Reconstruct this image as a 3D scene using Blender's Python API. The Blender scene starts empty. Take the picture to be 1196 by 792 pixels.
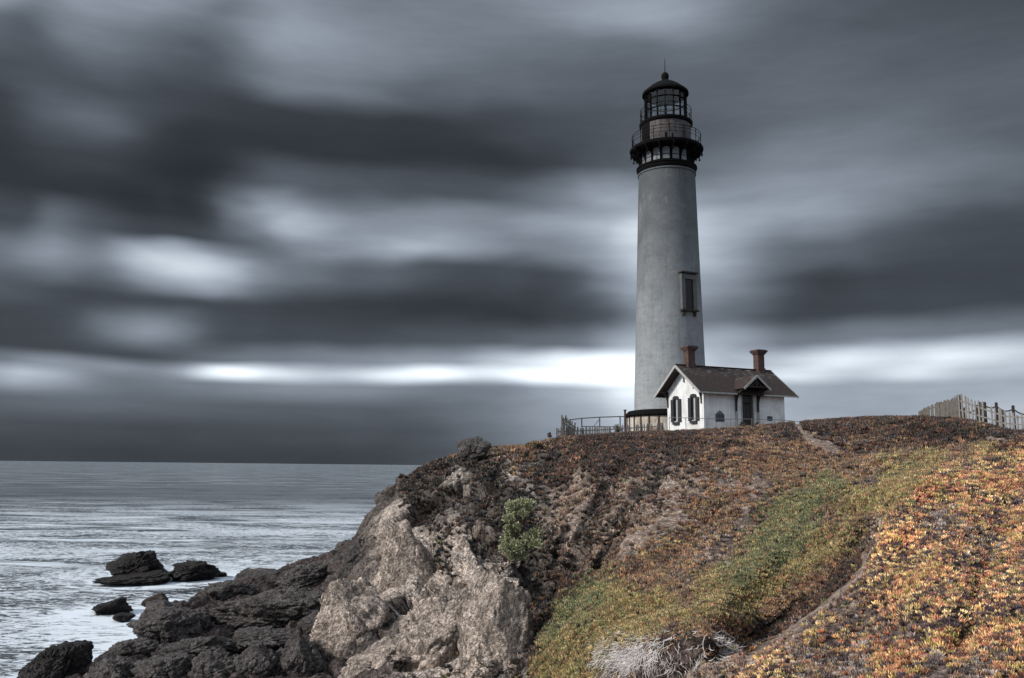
import bpy, bmesh, math, random
import numpy as np
from mathutils import Vector, Matrix, noise as mnoise
from mathutils.kdtree import KDTree

R = math.radians
scene = bpy.context.scene
COL = scene.collection
random.seed(7)
rng = np.random.default_rng(11)

# ------------------------------------------------------------------ camera
F, CX, CY = 1000.0, 598.0, 396.0
HC = 11.0
PITCH, ROLL = R(8.42), R(0.6)
cam_d = bpy.data.cameras.new('camera')
cam = bpy.data.objects.new('camera', cam_d)
COL.objects.link(cam)
cam_d.sensor_width = 36.0
cam_d.lens = 36.0 * F / 1196.0
cam_d.clip_start, cam_d.clip_end = 0.1, 60000.0
CM = Matrix.Rotation(math.pi / 2 + PITCH, 3, 'X') @ Matrix.Rotation(ROLL, 3, 'Z')
cam.matrix_world = Matrix.Translation((0, 0, HC)) @ CM.to_4x4()
scene.camera = cam
CMn = np.array(CM)


def unproj(px, py, D):
    """world point lying D metres ahead of the camera station in the direction of a survey bearing"""
    px, py, D = np.broadcast_arrays(np.asarray(px, float), np.asarray(py, float), np.asarray(D, float))
    d = np.stack([(px - CX) / F, (CY - py) / F, -np.ones_like(px)], -1) @ CMn.T
    return np.array([0, 0, HC]) + d * (D / d[..., 1])[..., None]


def proj(P):
    q = (np.asarray(P) - np.array([0, 0, HC])) @ CMn
    w = -q[..., 2]
    return CX + F * q[..., 0] / w, CY - F * q[..., 1] / w


def mpp(px, py, D):
    """metres that subtend one survey pixel at that place"""
    d = CMn @ np.array([(px - CX) / F, (CY - py) / F, -1.0])
    return (D / d[1]) / F


# ------------------------------------------------------------------ view / sun
scene.view_settings.view_transform = 'Standard'
scene.view_settings.look = 'None'
EXPO = 1.22
scene.view_settings.exposure = EXPO
scene.view_settings.gamma = 1.0
scene.view_settings.use_curve_mapping = False
SUN_AZ, SUN_EL = R(-110), R(31)      # azimuth from +Y towards +X
sun_d = bpy.data.lights.new('sun', 'SUN')
sun_d.energy = 1.5
sun_d.angle = R(10)
sun_d.color = (1.0, 0.94, 0.86)
sun = bpy.data.objects.new('sun', sun_d)
COL.objects.link(sun)
sdir = Vector((math.sin(SUN_AZ) * math.cos(SUN_EL), math.cos(SUN_AZ) * math.cos(SUN_EL), math.sin(SUN_EL)))
sun.rotation_euler = sdir.to_track_quat('Z', 'Y').to_euler()
sun.location = sdir * 200


# ------------------------------------------------------------------ node helper
class NT:
    def __init__(s, tree):
        s.t = tree
        s.n = tree.nodes
        s.n.clear()

    def add(s, typ, ins=None, **props):
        n = s.n.new(typ)
        for k, v in props.items():
            setattr(n, k, v)
        for k, v in (ins or {}).items():
            if isinstance(v, bpy.types.NodeSocket):
                s.t.links.new(v, n.inputs[k])
            else:
                n.inputs[k].default_value = v
        return n

    def m(s, op, a, b=0.0, c=0.0, clamp=False):
        n = s.n.new('ShaderNodeMath')
        n.operation = op
        n.use_clamp = clamp
        for i, v in enumerate((a, b, c)):
            if isinstance(v, bpy.types.NodeSocket):
                s.t.links.new(v, n.inputs[i])
            else:
                n.inputs[i].default_value = v
        return n.outputs[0]

    def rng(s, v, a, b, c=0.0, d=1.0, smooth=True):
        n = s.add('ShaderNodeMapRange', {'Value': v, 'From Min': a, 'From Max': b, 'To Min': c, 'To Max': d})
        if smooth:
            n.interpolation_type = 'SMOOTHSTEP'
        return n.outputs[0]

    def mix(s, f, a, b, blend='MIX'):
        n = s.n.new('ShaderNodeMix')
        n.data_type = 'RGBA'
        n.blend_type = blend
        for k, v in ((0, f), (6, a), (7, b)):
            if isinstance(v, bpy.types.NodeSocket):
                s.t.links.new(v, n.inputs[k])
            else:
                if k and len(v) == 3:
                    v = (*v, 1)
                n.inputs[k].default_value = v
        return n.outputs[2]

    def noise(s, vec, scale, detail=4.0, rough=0.55, dist=0.0):
        n = s.add('ShaderNodeTexNoise', {'Scale': scale, 'Detail': detail, 'Roughness': rough, 'Distortion': dist})
        if vec is not None:
            s.t.links.new(vec, n.inputs['Vector'])
        return n.outputs[0]

    def mapping(s, vec, scale=(1, 1, 1), loc=(0, 0, 0), rot=(0, 0, 0)):
        return s.add('ShaderNodeMapping', {'Vector': vec, 'Scale': scale, 'Location': loc, 'Rotation': rot}).outputs[0]

    def bump(s, h, strength, dist, normal=None):
        d = {'Height': h, 'Strength': strength, 'Distance': dist}
        if normal is not None:
            d['Normal'] = normal
        return s.add('ShaderNodeBump', d).outputs[0]


# ------------------------------------------------------------------ sky
def lin(c):
    c /= 255.0
    return c / 12.92 if c <= 0.04045 else ((c + 0.055) / 1.055) ** 2.4


SKY = {   # survey row -> {bearing column: brightness of the cloud there}
    -60: {-100: 160, 100: 190, 300: 150, 600: 140, 900: 120, 1300: 90},
    8:  {0: 178, 60: 205, 110: 212, 170: 186, 240: 146, 300: 135, 400: 118, 500: 118, 600: 124, 700: 140, 780: 142, 880: 116, 1000: 92, 1196: 74},
    60: {0: 150, 50: 128, 110: 138, 180: 132, 250: 112, 330: 138, 420: 134, 500: 122, 600: 112, 700: 106, 800: 104, 900: 96, 1000: 90, 1196: 82},
    100: {0: 100, 60: 92, 130: 120, 200: 104, 250: 90, 330: 118, 420: 112, 500: 98, 600: 102, 700: 98, 850: 100, 1000: 98, 1196: 88},
    150: {0: 82, 80: 84, 180: 78, 260: 68, 320: 66, 400: 64, 500: 64, 600: 74, 700: 84, 850: 96, 1000: 102, 1196: 96},
    190: {0: 72, 60: 94, 130: 100, 200: 68, 280: 60, 400: 60, 500: 59, 600: 62, 700: 80, 850: 112, 950: 120, 1100: 112, 1196: 98},
    228: {0: 60, 100: 72, 200: 60, 270: 60, 330: 92, 420: 88, 500: 84, 600: 94, 680: 126, 730: 150, 850: 136, 950: 134, 1060: 126, 1196: 104},
    262: {0: 58, 100: 58, 200: 58, 270: 76, 310: 130, 340: 160, 400: 132, 500: 132, 600: 128, 700: 164, 740: 196, 830: 164, 900: 146, 1000: 138, 1100: 112, 1196: 92},
    298: {0: 80, 40: 104, 100: 88, 180: 72, 260: 84, 340: 118, 430: 148, 480: 158, 540: 142, 600: 122, 680: 136, 740: 180, 830: 160, 900: 112, 1000: 92, 1100: 80, 1196: 76},
    330: {0: 112, 50: 132, 110: 126, 170: 180, 230: 186, 290: 136, 380: 100, 450: 96, 520: 84, 600: 78, 680: 92, 740: 150, 830: 130, 900: 80, 1000: 74, 1100: 72, 1196: 70},
    368: {0: 88, 80: 74, 160: 76, 250: 74, 350: 68, 450: 63, 550: 61, 650: 66, 710: 86, 745: 120, 830: 108, 900: 78, 1000: 74, 1100: 74, 1196: 72},
    400: {0: 72, 80: 84, 130: 120, 175: 132, 230: 92, 300: 78, 400: 78, 500: 84, 600: 96, 690: 120, 740: 160, 840: 150, 900: 118, 1000: 116, 1100: 114, 1196: 110},
    425: {0: 72, 100: 76, 200: 86, 280: 112, 350: 116, 450: 132, 550: 150, 650: 220, 740: 255, 830: 176, 900: 172, 980: 205, 1040: 196, 1100: 208, 1196: 180},
    441: {0: 112, 60: 134, 130: 130, 220: 150, 275: 238, 320: 215, 400: 180, 500: 232, 560: 205, 640: 245, 740: 255, 830: 180, 930: 206, 1000: 184, 1060: 200, 1120: 176, 1196: 170},
    456: {0: 158, 40: 168, 120: 120, 220: 118, 320: 128, 420: 128, 520: 118, 620: 136, 700: 176, 740: 214, 850: 170, 960: 156, 1080: 150, 1196: 150},
    482: {0: 98, 100: 104, 200: 96, 400: 92, 500: 100, 600: 128, 700: 156, 760: 196, 860: 170, 960: 150, 1100: 150, 1196: 162},
    508: {0: 82, 200: 76, 400: 80, 520: 92, 620: 124, 760: 160, 1196: 150},
    538: {0: 72, 300: 70, 480: 78, 620: 104, 800: 140, 1196: 140},
}
world = bpy.data.worlds.new('World')
scene.world = world
world.use_nodes = True
w = NT(world.node_tree)
tc = w.add('ShaderNodeTexCoord').outputs['Generated']
sep = w.add('ShaderNodeSeparateXYZ', {0: tc})
X, Y, Z = sep.outputs
az = w.m('ARCTAN2', X, Y)
hor = w.m('SQRT', w.m('ADD', w.m('MULTIPLY', X, X), w.m('MULTIPLY', Y, Y)))
el = w.m('ARCTAN2', Z, hor)
# slow warping so the cloud edges wander
c2 = w.add('ShaderNodeCombineXYZ', {0: az, 1: w.m('MULTIPLY', el, 2.6), 2: 0.0}).outputs[0]
n1 = w.noise(c2, 3.2, 3.0, 0.5)
n2 = w.noise(w.mapping(c2, (1, 1, 1), (5.2, 3.1, 0)), 3.2, 3.0, 0.5)
n3 = w.noise(w.mapping(c2, (1.3, 1.7, 1), (1.7, 9.3, 0), (0, 0, R(30))), 5.0, 4.0, 0.45)
elf = w.rng(el, 0.02, 0.25)
azw = w.m('ADD', az, w.m('MULTIPLY', w.m('SUBTRACT', n1, 0.5), w.m('ADD', w.m('MULTIPLY', elf, 0.15), 0.03)))
elw = w.m('ADD', el, w.m('MULTIPLY', w.m('SUBTRACT', n2, 0.5), w.m('ADD', w.m('MULTIPLY', elf, 0.07), 0.006)))
AZ0, AZ1 = R(-36), R(36)
fa = w.m('DIVIDE', w.m('SUBTRACT', azw, AZ0), AZ1 - AZ0)
prev = None
for py in sorted(SKY, reverse=True):          # from the horizon up
    row = SKY[py]
    ramp = w.n.new('ShaderNodeValToRGB')
    ramp.color_ramp.interpolation = 'CARDINAL'
    els = ramp.color_ramp.elements
    pts = []
    for px, L in sorted(row.items()):
        d = CMn @ np.array([(px - CX) / F, (CY - py) / F, -1.0])
        a = math.atan2(d[0], d[1])
        Lc = 92 + (L - 92) * (1.30 if L > 92 else 1.2)
        pts.append(((a - AZ0) / (AZ1 - AZ0), lin(min(290, Lc)) / 2 ** EXPO))
    els[0].position, els[0].color = pts[0][0], (pts[0][1],) * 3 + (1,)
    els[1].position, els[1].color = pts[-1][0], (pts[-1][1],) * 3 + (1,)
    for p, c in pts[1:-1]:
        e = els.new(p)
        e.color = (c, c, c, 1)
    w.t.links.new(fa, ramp.inputs[0])
    d = CMn @ np.array([0.0, (CY - py) / F, -1.0])
    e0 = math.atan2(d[2], d[1])
    cur = ramp.outputs[0]
    if prev is not None:
        f = w.rng(elw, eprev, e0)
        cur = w.mix(f, prev, cur)
    prev, eprev = cur, e0
lum = w.add('ShaderNodeRGBToBW', {0: prev}).outputs[0]
# streaks of finer cloud
lum = w.m('MULTIPLY', lum, w.m('ADD', 0.80, w.m('MULTIPLY', n3, 0.40)))
n4 = w.noise(w.mapping(c2, (2.2, 4.6, 1), (8.1, 2.3, 0), (0, 0, R(-9))), 11.0, 6.0, 0.55)
lum = w.m('MULTIPLY', lum, w.m('ADD', 0.90, w.m('MULTIPLY', n4, 0.20)))
# overhead and behind the station the unseen cloud is brightened to light the ground
back = w.rng(w.m('ABSOLUTE', az), 0.75, 1.7)
over = w.rng(el, 0.56, 1.0)
wide = w.m('MAXIMUM', back, over)
ngen = w.noise(w.mapping(tc, (1, 1, 2)), 2.3, 5.0, 0.55)
lum2 = w.m('MULTIPLY', w.rng(ngen, 0.3, 0.7, 0.72, 1.25), 0.24)
lum = w.add('ShaderNodeMix', {0: wide, 2: lum, 3: lum2}).outputs[0]
tint = w.mix(w.rng(lum, 0.01, 0.4), (0.85, 0.995, 1.20), (0.91, 1.0, 1.10))
skyc = w.mix(1.0, tint, lum, 'MULTIPLY')
bg_cloud = w.add('ShaderNodeBackground', {'Color': skyc, 'Strength': 1.0})
st = w.n.new('ShaderNodeTexSky')
st.sky_type = 'NISHITA'
st.sun_disc = False
st.sun_elevation = SUN_EL
st.sun_rotation = SUN_AZ
st.air_density, st.dust_density = 1.0, 2.0
bg_sky = w.add('ShaderNodeBackground', {'Color': st.outputs[0], 'Strength': 0.06})
mx = w.add('ShaderNodeMixShader', {0: 0.99, 1: bg_sky.outputs[0], 2: bg_cloud.outputs[0]})
w.add('ShaderNodeOutputWorld', {'Surface': mx.outputs[0]})


# ------------------------------------------------------------------ numpy noise
def _h(ix, iy, iz, s):
    n = (ix * 374761393 + iy * 668265263 + iz * 2147483647 + s * 974634777) & 0xFFFFFFFF
    n = ((n ^ (n >> 13)) * 1274126177) & 0xFFFFFFFF
    n = ((n ^ (n >> 15)) * 2246822519) & 0xFFFFFFFF
    return (n ^ (n >> 16)) & 0xFFFFFFFF


def vnoise(P, s=0):
    """smooth gradient noise, about -1..1"""
    P = np.asarray(P, float)
    i = np.floor(P).astype(np.int64)
    f = P - i
    u = f * f * f * (f * (f * 6 - 15) + 10)
    out = 0
    for dx in (0, 1):
        for dy in (0, 1):
            for dz in (0, 1):
                h = _h(i[..., 0] + dx, i[..., 1] + dy, i[..., 2] + dz, s)
                gx = (h & 1023) / 511.5 - 1
                gy = ((h >> 10) & 1023) / 511.5 - 1
                gz = ((h >> 20) & 1023) / 511.5 - 1
                g = gx * (f[..., 0] - dx) + gy * (f[..., 1] - dy) + gz * (f[..., 2] - dz)
                wt = (u[..., 0] if dx else 1 - u[..., 0]) * (u[..., 1] if dy else 1 - u[..., 1]) * (u[..., 2] if dz else 1 - u[..., 2])
                out = out + g * wt
    return out * 1.3


def fbm(P, o=4, s=0, lac=2.03, g=0.5):
    a, t, r = 1.0, 0, 0
    for k in range(o):
        r = r + a * vnoise(P * lac ** k + 17.3 * k, s + k)
        t += a
        a *= g
    return r / t


def ridged(P, o=4, s=0, g=0.5):
    a, t, r = 1.0, 0, 0
    for k in range(o):
        r = r + a * (1 - np.abs(vnoise(P * 2.07 ** k + 9.1 * k, s + k)) * 2)
        t += a
        a *= g
    return r / t


def worley(P, s=0):
    """F1, F2 and a random value per cell"""
    i = np.floor(P).astype(np.int64)
    f1 = np.full(P.shape[:-1], 9.0)
    f2 = f1.copy()
    cid = np.zeros(P.shape[:-1])
    for dx in (-1, 0, 1):
        for dy in (-1, 0, 1):
            for dz in (-1, 0, 1):
                c = i + (dx, dy, dz)
                h = _h(c[..., 0], c[..., 1], c[..., 2], s)
                q = c + np.stack([(h & 1023) / 1023., ((h >> 10) & 1023) / 1023., ((h >> 20) & 1023) / 1023.], -1)
                d = np.sqrt(((P - q) ** 2).sum(-1))
                near = d < f1
                f2 = np.where(near, f1, np.minimum(f2, d))
                cid = np.where(near, (h >> 5 & 255) / 255., cid)
                f1 = np.where(near, d, f1)
    return f1, f2, cid


def facets(P, s=0):
    """flat, randomly tilted faces that meet in steps and cracks"""
    i = np.floor(P).astype(np.int64)
    f1 = np.full(P.shape[:-1], 9.0)
    f2 = f1.copy()
    val = np.zeros(P.shape[:-1])
    for dx in (-1, 0, 1):
        for dy in (-1, 0, 1):
            for dz in (-1, 0, 1):
                c = i + (dx, dy, dz)
                h = _h(c[..., 0], c[..., 1], c[..., 2], s)
                q = c + np.stack([(h & 1023) / 1023., ((h >> 10) & 1023) / 1023., ((h >> 20) & 1023) / 1023.], -1)
                dv = P - q
                d = np.sqrt((dv ** 2).sum(-1))
                h2 = _h(c[..., 0], c[..., 1], c[..., 2], s + 77)
                v_ = (dv[..., 0] * ((h2 & 255) / 127.5 - 1) + dv[..., 1] * ((h2 >> 8 & 255) / 127.5 - 1) + dv[..., 2] * ((h2 >> 16 & 255) / 127.5 - 1)) + .7 * ((h2 >> 24 & 255) / 127.5 - 1)
                near = d < f1
                f2 = np.where(near, f1, np.minimum(f2, d))
                val = np.where(near, v_, val)
                f1 = np.where(near, d, f1)
    return val, f2 - f1


def sstep(x, a, b):
    t = np.clip((x - a) / (b - a), 0, 1)
    return t * t * (3 - 2 * t)


def pchip(x, y, q):
    """monotone cubic interpolation along axis 0 of y"""
    x = np.asarray(x, float)
    y = np.asarray(y, float)
    h = np.diff(x)
    hh = h.reshape((-1,) + (1,) * (y.ndim - 1))
    dlt = np.diff(y, axis=0) / hh
    m = np.zeros_like(y)
    a, b = dlt[:-1], dlt[1:]
    with np.errstate(divide='ignore', invalid='ignore'):
        hm = np.where(a * b > 0, 2 * a * b / (a + b), 0)
    m[1:-1] = np.nan_to_num(hm)
    m[0], m[-1] = dlt[0], dlt[-1]
    k = np.clip(np.searchsorted(x, q, side='right') - 1, 0, len(x) - 2)
    t = ((q - x[k]) / h[k]).reshape((-1,) + (1,) * (y.ndim - 1))
    H = h[k].reshape(t.shape)
    return ((2 * t ** 3 - 3 * t ** 2 + 1) * y[k] + (t ** 3 - 2 * t ** 2 + t) * H * m[k]
            + (-2 * t ** 3 + 3 * t ** 2) * y[k + 1] + (t ** 3 - t ** 2) * H * m[k + 1])


# ------------------------------------------------------------------ object helpers
def tag(o, label=None, cat=None, group=None, kind=None):
    if label: o['label'] = label
    if cat: o['category'] = cat
    if group: o['group'] = group
    if kind: o['kind'] = kind
    return o


def empty(name, loc, rz=0.0):
    o = bpy.data.objects.new(name, None)
    COL.objects.link(o)
    o.location = loc
    o.rotation_euler = (0, 0, rz)
    o.empty_display_size = 0.5
    return o


def link(name, me, mat, parent=None, smooth=False):
    o = bpy.data.objects.new(name, me)
    COL.objects.link(o)
    if mat is not None and not me.materials:
        me.materials.append(mat)
    if parent is not None:
        o.parent = parent
    if smooth:
        me.polygons.foreach_set('use_smooth', [True] * len(me.polygons))
    return o


class MB:
    """collects simple shapes in one mesh"""
    def __init__(s):
        s.v, s.f = [], []

    def add(s, vs, fs):
        b = len(s.v)
        s.v += [tuple(v) for v in vs]
        s.f += [tuple(i + b for i in f) for f in fs]
        return s

    def box(s, x0, x1, y0, y1, z0, z1):
        return s.add([(x, y, z) for z in (z0, z1) for x, y in ((x0, y0), (x1, y0), (x1, y1), (x0, y1))],
                     [(3, 2, 1, 0), (4, 5, 6, 7), (0, 1, 5, 4), (1, 2, 6, 5), (2, 3, 7, 6), (3, 0, 4, 7)])

    def prism(s, pts, d):
        """polygon pts (3D) extruded by vector d"""
        n = len(pts)
        d = Vector(d)
        vs = [Vector(p) for p in pts] + [Vector(p) + d for p in pts]
        return s.add(vs, [tuple(range(n))[::-1], tuple(range(n, 2 * n))] + [(i, (i + 1) % n, n + (i + 1) % n, n + i) for i in range(n)])

    def beam(s, a, b, w, h=None, up=(0, 0, 1)):
        """rectangular bar from a to b"""
        a, b = Vector(a), Vector(b)
        h = h or w
        d = (b - a).normalized()
        x = d.cross(Vector(up))
        if x.length < 1e-3:
            x = d.cross(Vector((0, 1, 0)))
        x.normalize()
        y = x.cross(d)
        c = [x * sx * w / 2 + y * sy * h / 2 for sx, sy in ((-1, -1), (1, -1), (1, 1), (-1, 1))]
        return s.add([a + k for k in c] + [b + k for k in c],
                     [(3, 2, 1, 0), (4, 5, 6, 7), (0, 1, 5, 4), (1, 2, 6, 5), (2, 3, 7, 6), (3, 0, 4, 7)])

    def tube(s, pts, r, n=8, r1=None):
        pts = [Vector(p) for p in pts]
        m = len(pts)
        base = len(s.v)
        for i, p in enumerate(pts):
            d = (pts[min(i + 1, m - 1)] - pts[max(i - 1, 0)]).normalized()
            x = d.cross(Vector((0, 0, 1)))
            if x.length < 1e-3:
                x = Vector((1, 0, 0))
            x.normalize()
            y = x.cross(d)
            rr = r if r1 is None else r + (r1 - r) * i / (m - 1)
            for k in range(n):
                a = 2 * math.pi * k / n
                s.v.append(tuple(p + x * math.cos(a) * rr + y * math.sin(a) * rr))
        for i in range(m - 1):
            for k in range(n):
                s.f.append((base + i * n + k, base + i * n + (k + 1) % n, base + (i + 1) * n + (k + 1) % n, base + (i + 1) * n + k))
        s.f.append(tuple(base + k for k in range(n))[::-1])
        s.f.append(tuple(base + (m - 1) * n + k for k in range(n)))
        return s

    def lathe(s, prof, n=64, cap=True):
        base = len(s.v)
        for r, z in prof:
            for k in range(n):
                a = 2 * math.pi * k / n
                s.v.append((r * math.cos(a), r * math.sin(a), z))
        for i in range(len(prof) - 1):
            for k in range(n):
                s.f.append((base + i * n + k, base + i * n + (k + 1) % n, base + (i + 1) * n + (k + 1) % n, base + (i + 1) * n + k))
        if cap:
            s.f.append(tuple(base + k for k in range(n))[::-1])
            s.f.append(tuple(base + (len(prof) - 1) * n + k for k in range(n)))
        return s

    def build(s, name, mat, parent=None, smooth=False, bevel=0.0):
        me = bpy.data.meshes.new(name)
        me.from_pydata(s.v, [], s.f)
        if bevel:
            bm = bmesh.new()
            bm.from_mesh(me)
            bmesh.ops.recalc_face_normals(bm, faces=bm.faces)
            es = [e for e in bm.edges if len(e.link_faces) == 2 and e.calc_face_angle(0) > 0.5]
            bmesh.ops.bevel(bm, geom=es, offset=bevel, segments=1, affect='EDGES')
            bm.to_mesh(me)
            bm.free()
        me.update()
        o = link(name, me, mat, parent)
        if smooth:
            for p in me.polygons:
                p.use_smooth = True
            try:
                me.set_sharp_from_angle(angle=R(38))
            except Exception:
                pass
        return o


def grid_mesh(name, P, attrs=None, colattrs=None, smooth=True, flip=False):
    nr, nc = P.shape[:2]
    me = bpy.data.meshes.new(name)
    idx = np.arange(nr * nc).reshape(nr, nc)
    q = np.stack([idx[:-1, :-1], idx[:-1, 1:], idx[1:, 1:], idx[1:, :-1]], -1).reshape(-1, 4)
    if flip:
        q = q[:, ::-1]
    me.vertices.add(nr * nc)
    me.vertices.foreach_set('co', P.reshape(-1).astype(np.float32))
    me.loops.add(q.size)
    me.loops.foreach_set('vertex_index', q.reshape(-1).astype(np.int32))
    me.polygons.add(len(q))
    me.polygons.foreach_set('loop_start', np.arange(0, q.size, 4, dtype=np.int32))
    me.polygons.foreach_set('loop_total', np.full(len(q), 4, dtype=np.int32))
    me.polygons.foreach_set('use_smooth', np.full(len(q), smooth))
    me.update(calc_edges=True)
    for k, a in (attrs or {}).items():
        me.attributes.new(k, 'FLOAT', 'POINT').data.foreach_set('value', a.reshape(-1).astype(np.float32))
    for k, a in (colattrs or {}).items():
        c = np.concatenate([a.reshape(-1, 3), np.ones((nr * nc, 1))], 1)
        me.attributes.new(k, 'FLOAT_COLOR', 'POINT').data.foreach_set('color', c.reshape(-1).astype(np.float32))
    return me


# ------------------------------------------------------------------ materials
def newmat(name):
    m = bpy.data.materials.new(name)
    m.use_nodes = True
    return m, NT(m.node_tree)


def finish(t, col, rough=0.7, normal=None, metal=0.0, spec=0.5):
    d = {'Base Color': col if isinstance(col, bpy.types.NodeSocket) else (*col, 1), 'Roughness': rough, 'Metallic': metal, 'Specular IOR Level': spec}
    if normal is not None:
        d['Normal'] = normal
    b = t.add('ShaderNodeBsdfPrincipled', d)
    t.add('ShaderNodeOutputMaterial', {'Surface': b.outputs[0]})
    return b


def m_paint(name, base, dirt, dirt_amt=0.4, streak=0.5, rough=0.6, scale=1.0, rust=None, rust_amt=0.0, bump=0.3, spec=0.3):
    """old paint: base colour, drips of dirt running down, optional rust"""
    m, t = newmat(name)
    o = t.add('ShaderNodeTexCoord').outputs['Object']
    blot = t.noise(o, 0.7 * scale, 6, 0.65)
    fine = t.noise(o, 9 * scale, 4, 0.6)
    st = t.noise(t.mapping(o, (6 * scale, 6 * scale, 0.35 * scale)), 1.0, 4, 0.6, 0.6)
    c = t.mix(t.rng(blot, 0.35, 0.7, 0, dirt_amt), base, dirt)
    c = t.mix(t.m('MULTIPLY', t.rng(st, 0.5, 0.75), streak), c, dirt)
    c = t.mix(t.rng(fine, 0.55, 0.8, 0, 0.35), c, dirt)
    if rust:
        rn = t.noise(t.mapping(o, (2.2 * scale, 2.2 * scale, 0.5 * scale), (3, 7, 1)), 1.0, 6, 0.7)
        c = t.mix(t.rng(rn, 0.62 - rust_amt, 0.74 - rust_amt), c, rust)
    finish(t, c, rough, t.bump(fine, bump, 0.02), spec=spec)
    return m


M = {}
M['white_wall'] = m_paint('white_wall', (0.84, 0.86, 0.88), (0.26, 0.25, 0.235), 0.4, 0.45)
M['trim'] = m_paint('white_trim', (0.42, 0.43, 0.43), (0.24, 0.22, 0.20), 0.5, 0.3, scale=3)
M['black_iron'] = m_paint('black_iron', (0.004, 0.0045, 0.005), (0.012, 0.009, 0.008), 0.4, 0.4, 0.85, 2.0, spec=0.08)
M['dark_wood'] = m_paint('dark_wood', (0.030, 0.024, 0.022), (0.06, 0.045, 0.035), 0.5, 0.5, 0.7, 4)
M['weathered_wood'] = m_paint('weathered_wood', (0.27, 0.262, 0.25), (0.12, 0.10, 0.09), 0.6, 0.8, 0.85, 5, bump=0.8)
M['grey_wood'] = m_paint('grey_wood', (0.19, 0.18, 0.165), (0.10, 0.085, 0.07), 0.7, 0.9, 0.9, 5, bump=0.8)
M['pipe'] = m_paint('galvanised_pipe', (0.16, 0.165, 0.17), (0.10, 0.07, 0.05), 0.4, 0.3, 0.5, 5)
M['rust_iron'] = m_paint('rusty_iron', (0.10, 0.045, 0.03), (0.04, 0.025, 0.02), 0.7, 0.4, 0.8, 5)
M['lantern_wall'] = m_paint('lantern_wall', (0.11, 0.115, 0.125), (0.035, 0.03, 0.03), 0.8, 0.9, 0.7, 1.2, (0.055, 0.024, 0.016), 0.12)
M['base_wall'] = m_paint('base_wall', (0.55, 0.54, 0.50), (0.24, 0.19, 0.13), 0.7, 0.8, 0.7, 1.2, (0.14, 0.06, 0.035), 0.08)
M['shutter'] = m_paint('shutter_paint', (0.028, 0.032, 0.04), (0.06, 0.06, 0.06), 0.3, 0.3, 0.6, 4)
M['dark_void'] = m_paint('dark_glass', (0.004, 0.004, 0.005), (0.008, 0.008, 0.008), 0.3, 0.2, 0.35, 3)
M['plaque'] = m_paint('plaque', (0.03, 0.07, 0.08), (0.02, 0.03, 0.03), 0.3, 0.2, 0.4, 4)
M['planter'] = m_paint('dry_bush', (0.16, 0.13, 0.11), (0.07, 0.05, 0.045), 0.6, 0.2, 0.9, 6)
M['pale_pane'] = m_paint('pale_pane', (0.15, 0.165, 0.185), (0.14, 0.14, 0.15), 0.4, 0.5, 0.3, 3)


def m_tower():
    m, t = newmat('tower_paint')
    o = t.add('ShaderNodeTexCoord').outputs['Object']
    z = t.add('ShaderNodeSeparateXYZ', {0: o}).outputs[2]
    big = t.noise(o, 0.35, 6, 0.7)
    st = t.noise(t.mapping(o, (1.6, 1.6, 0.07)), 1.0, 6, 0.65, 0.8)
    st2 = t.noise(t.mapping(o, (5.5, 5.5, 0.16), (4, 2, 0)), 1.0, 5, 0.65, 0.5)
    fine = t.noise(o, 7, 5, 0.65)
    foot_tone = (0.34, 0.365, 0.385)
    top_shade = (0.075, 0.085, 0.095)
    # shade painted into the white paint: darker with height, broken by noise
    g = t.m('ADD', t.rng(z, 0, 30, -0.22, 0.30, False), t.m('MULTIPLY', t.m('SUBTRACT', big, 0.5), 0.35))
    c = t.mix(t.rng(g, -0.25, 0.33), foot_tone, top_shade)
    c = t.mix(t.rng(st, 0.50, 0.72, 0, 0.38), c, (0.07, 0.07, 0.072))
    c = t.mix(t.rng(st2, 0.55, 0.75, 0, 0.16), c, (0.10, 0.10, 0.10))
    row = t.noise(t.mapping(o, (0.5, 0.5, 3.2), (2, 2, 0)), 1.0, 3, 0.6)
    c = t.mix(t.rng(row, 0.42, 0.7, 0, 0.12), c, (0.06, 0.062, 0.066))
    mot = t.noise(t.mapping(o, (1, 1, .8), (6, 1, 3)), 1.6, 7, 0.72)
    c = t.mix(t.rng(mot, 0.47, 0.72, 0, 0.35), c, (0.085, 0.09, 0.095))
    mot2 = t.noise(t.mapping(o, (1, 1, .6), (1, 8, 3)), 0.8, 7, 0.75)
    c = t.mix(t.rng(mot2, 0.55, 0.70, 0, 0.25), c, (0.36, 0.37, 0.38))
    # rust running down from the cornice
    top = t.rng(z, 25.5, 31.0)
    ru = t.noise(t.mapping(o, (4.0, 4.0, 0.2), (9, 1, 0)), 1.0, 5, 0.7, 0.4)
    c = t.mix(t.m('MULTIPLY', t.rng(t.m('ADD', ru, t.m('MULTIPLY', top, 0.16)), 0.60, 0.76), t.rng(z, 22, 30)), c, (0.075, 0.045, 0.03))
    c = t.mix(t.rng(fine, 0.5, 0.8, 0, 0.3), c, (0.09, 0.09, 0.09))
    # brick courses show faintly through the paint
    br = t.m('SINE', t.m('MULTIPLY', z, 34.0))
    h = t.m('ADD', t.m('MULTIPLY', fine, 1.0), t.m('MULTIPLY', br, 0.12))
    h = t.m('ADD', h, t.m('MULTIPLY', big, 0.6))
    finish(t, c, 0.75, t.bump(h, 0.5, 0.05), spec=0.25)
    return m


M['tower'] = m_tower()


M['surround'] = m_paint('window_surround', (0.12, 0.125, 0.13), (0.05, 0.048, 0.046), 0.5, 0.6, 0.8, 2)


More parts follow.
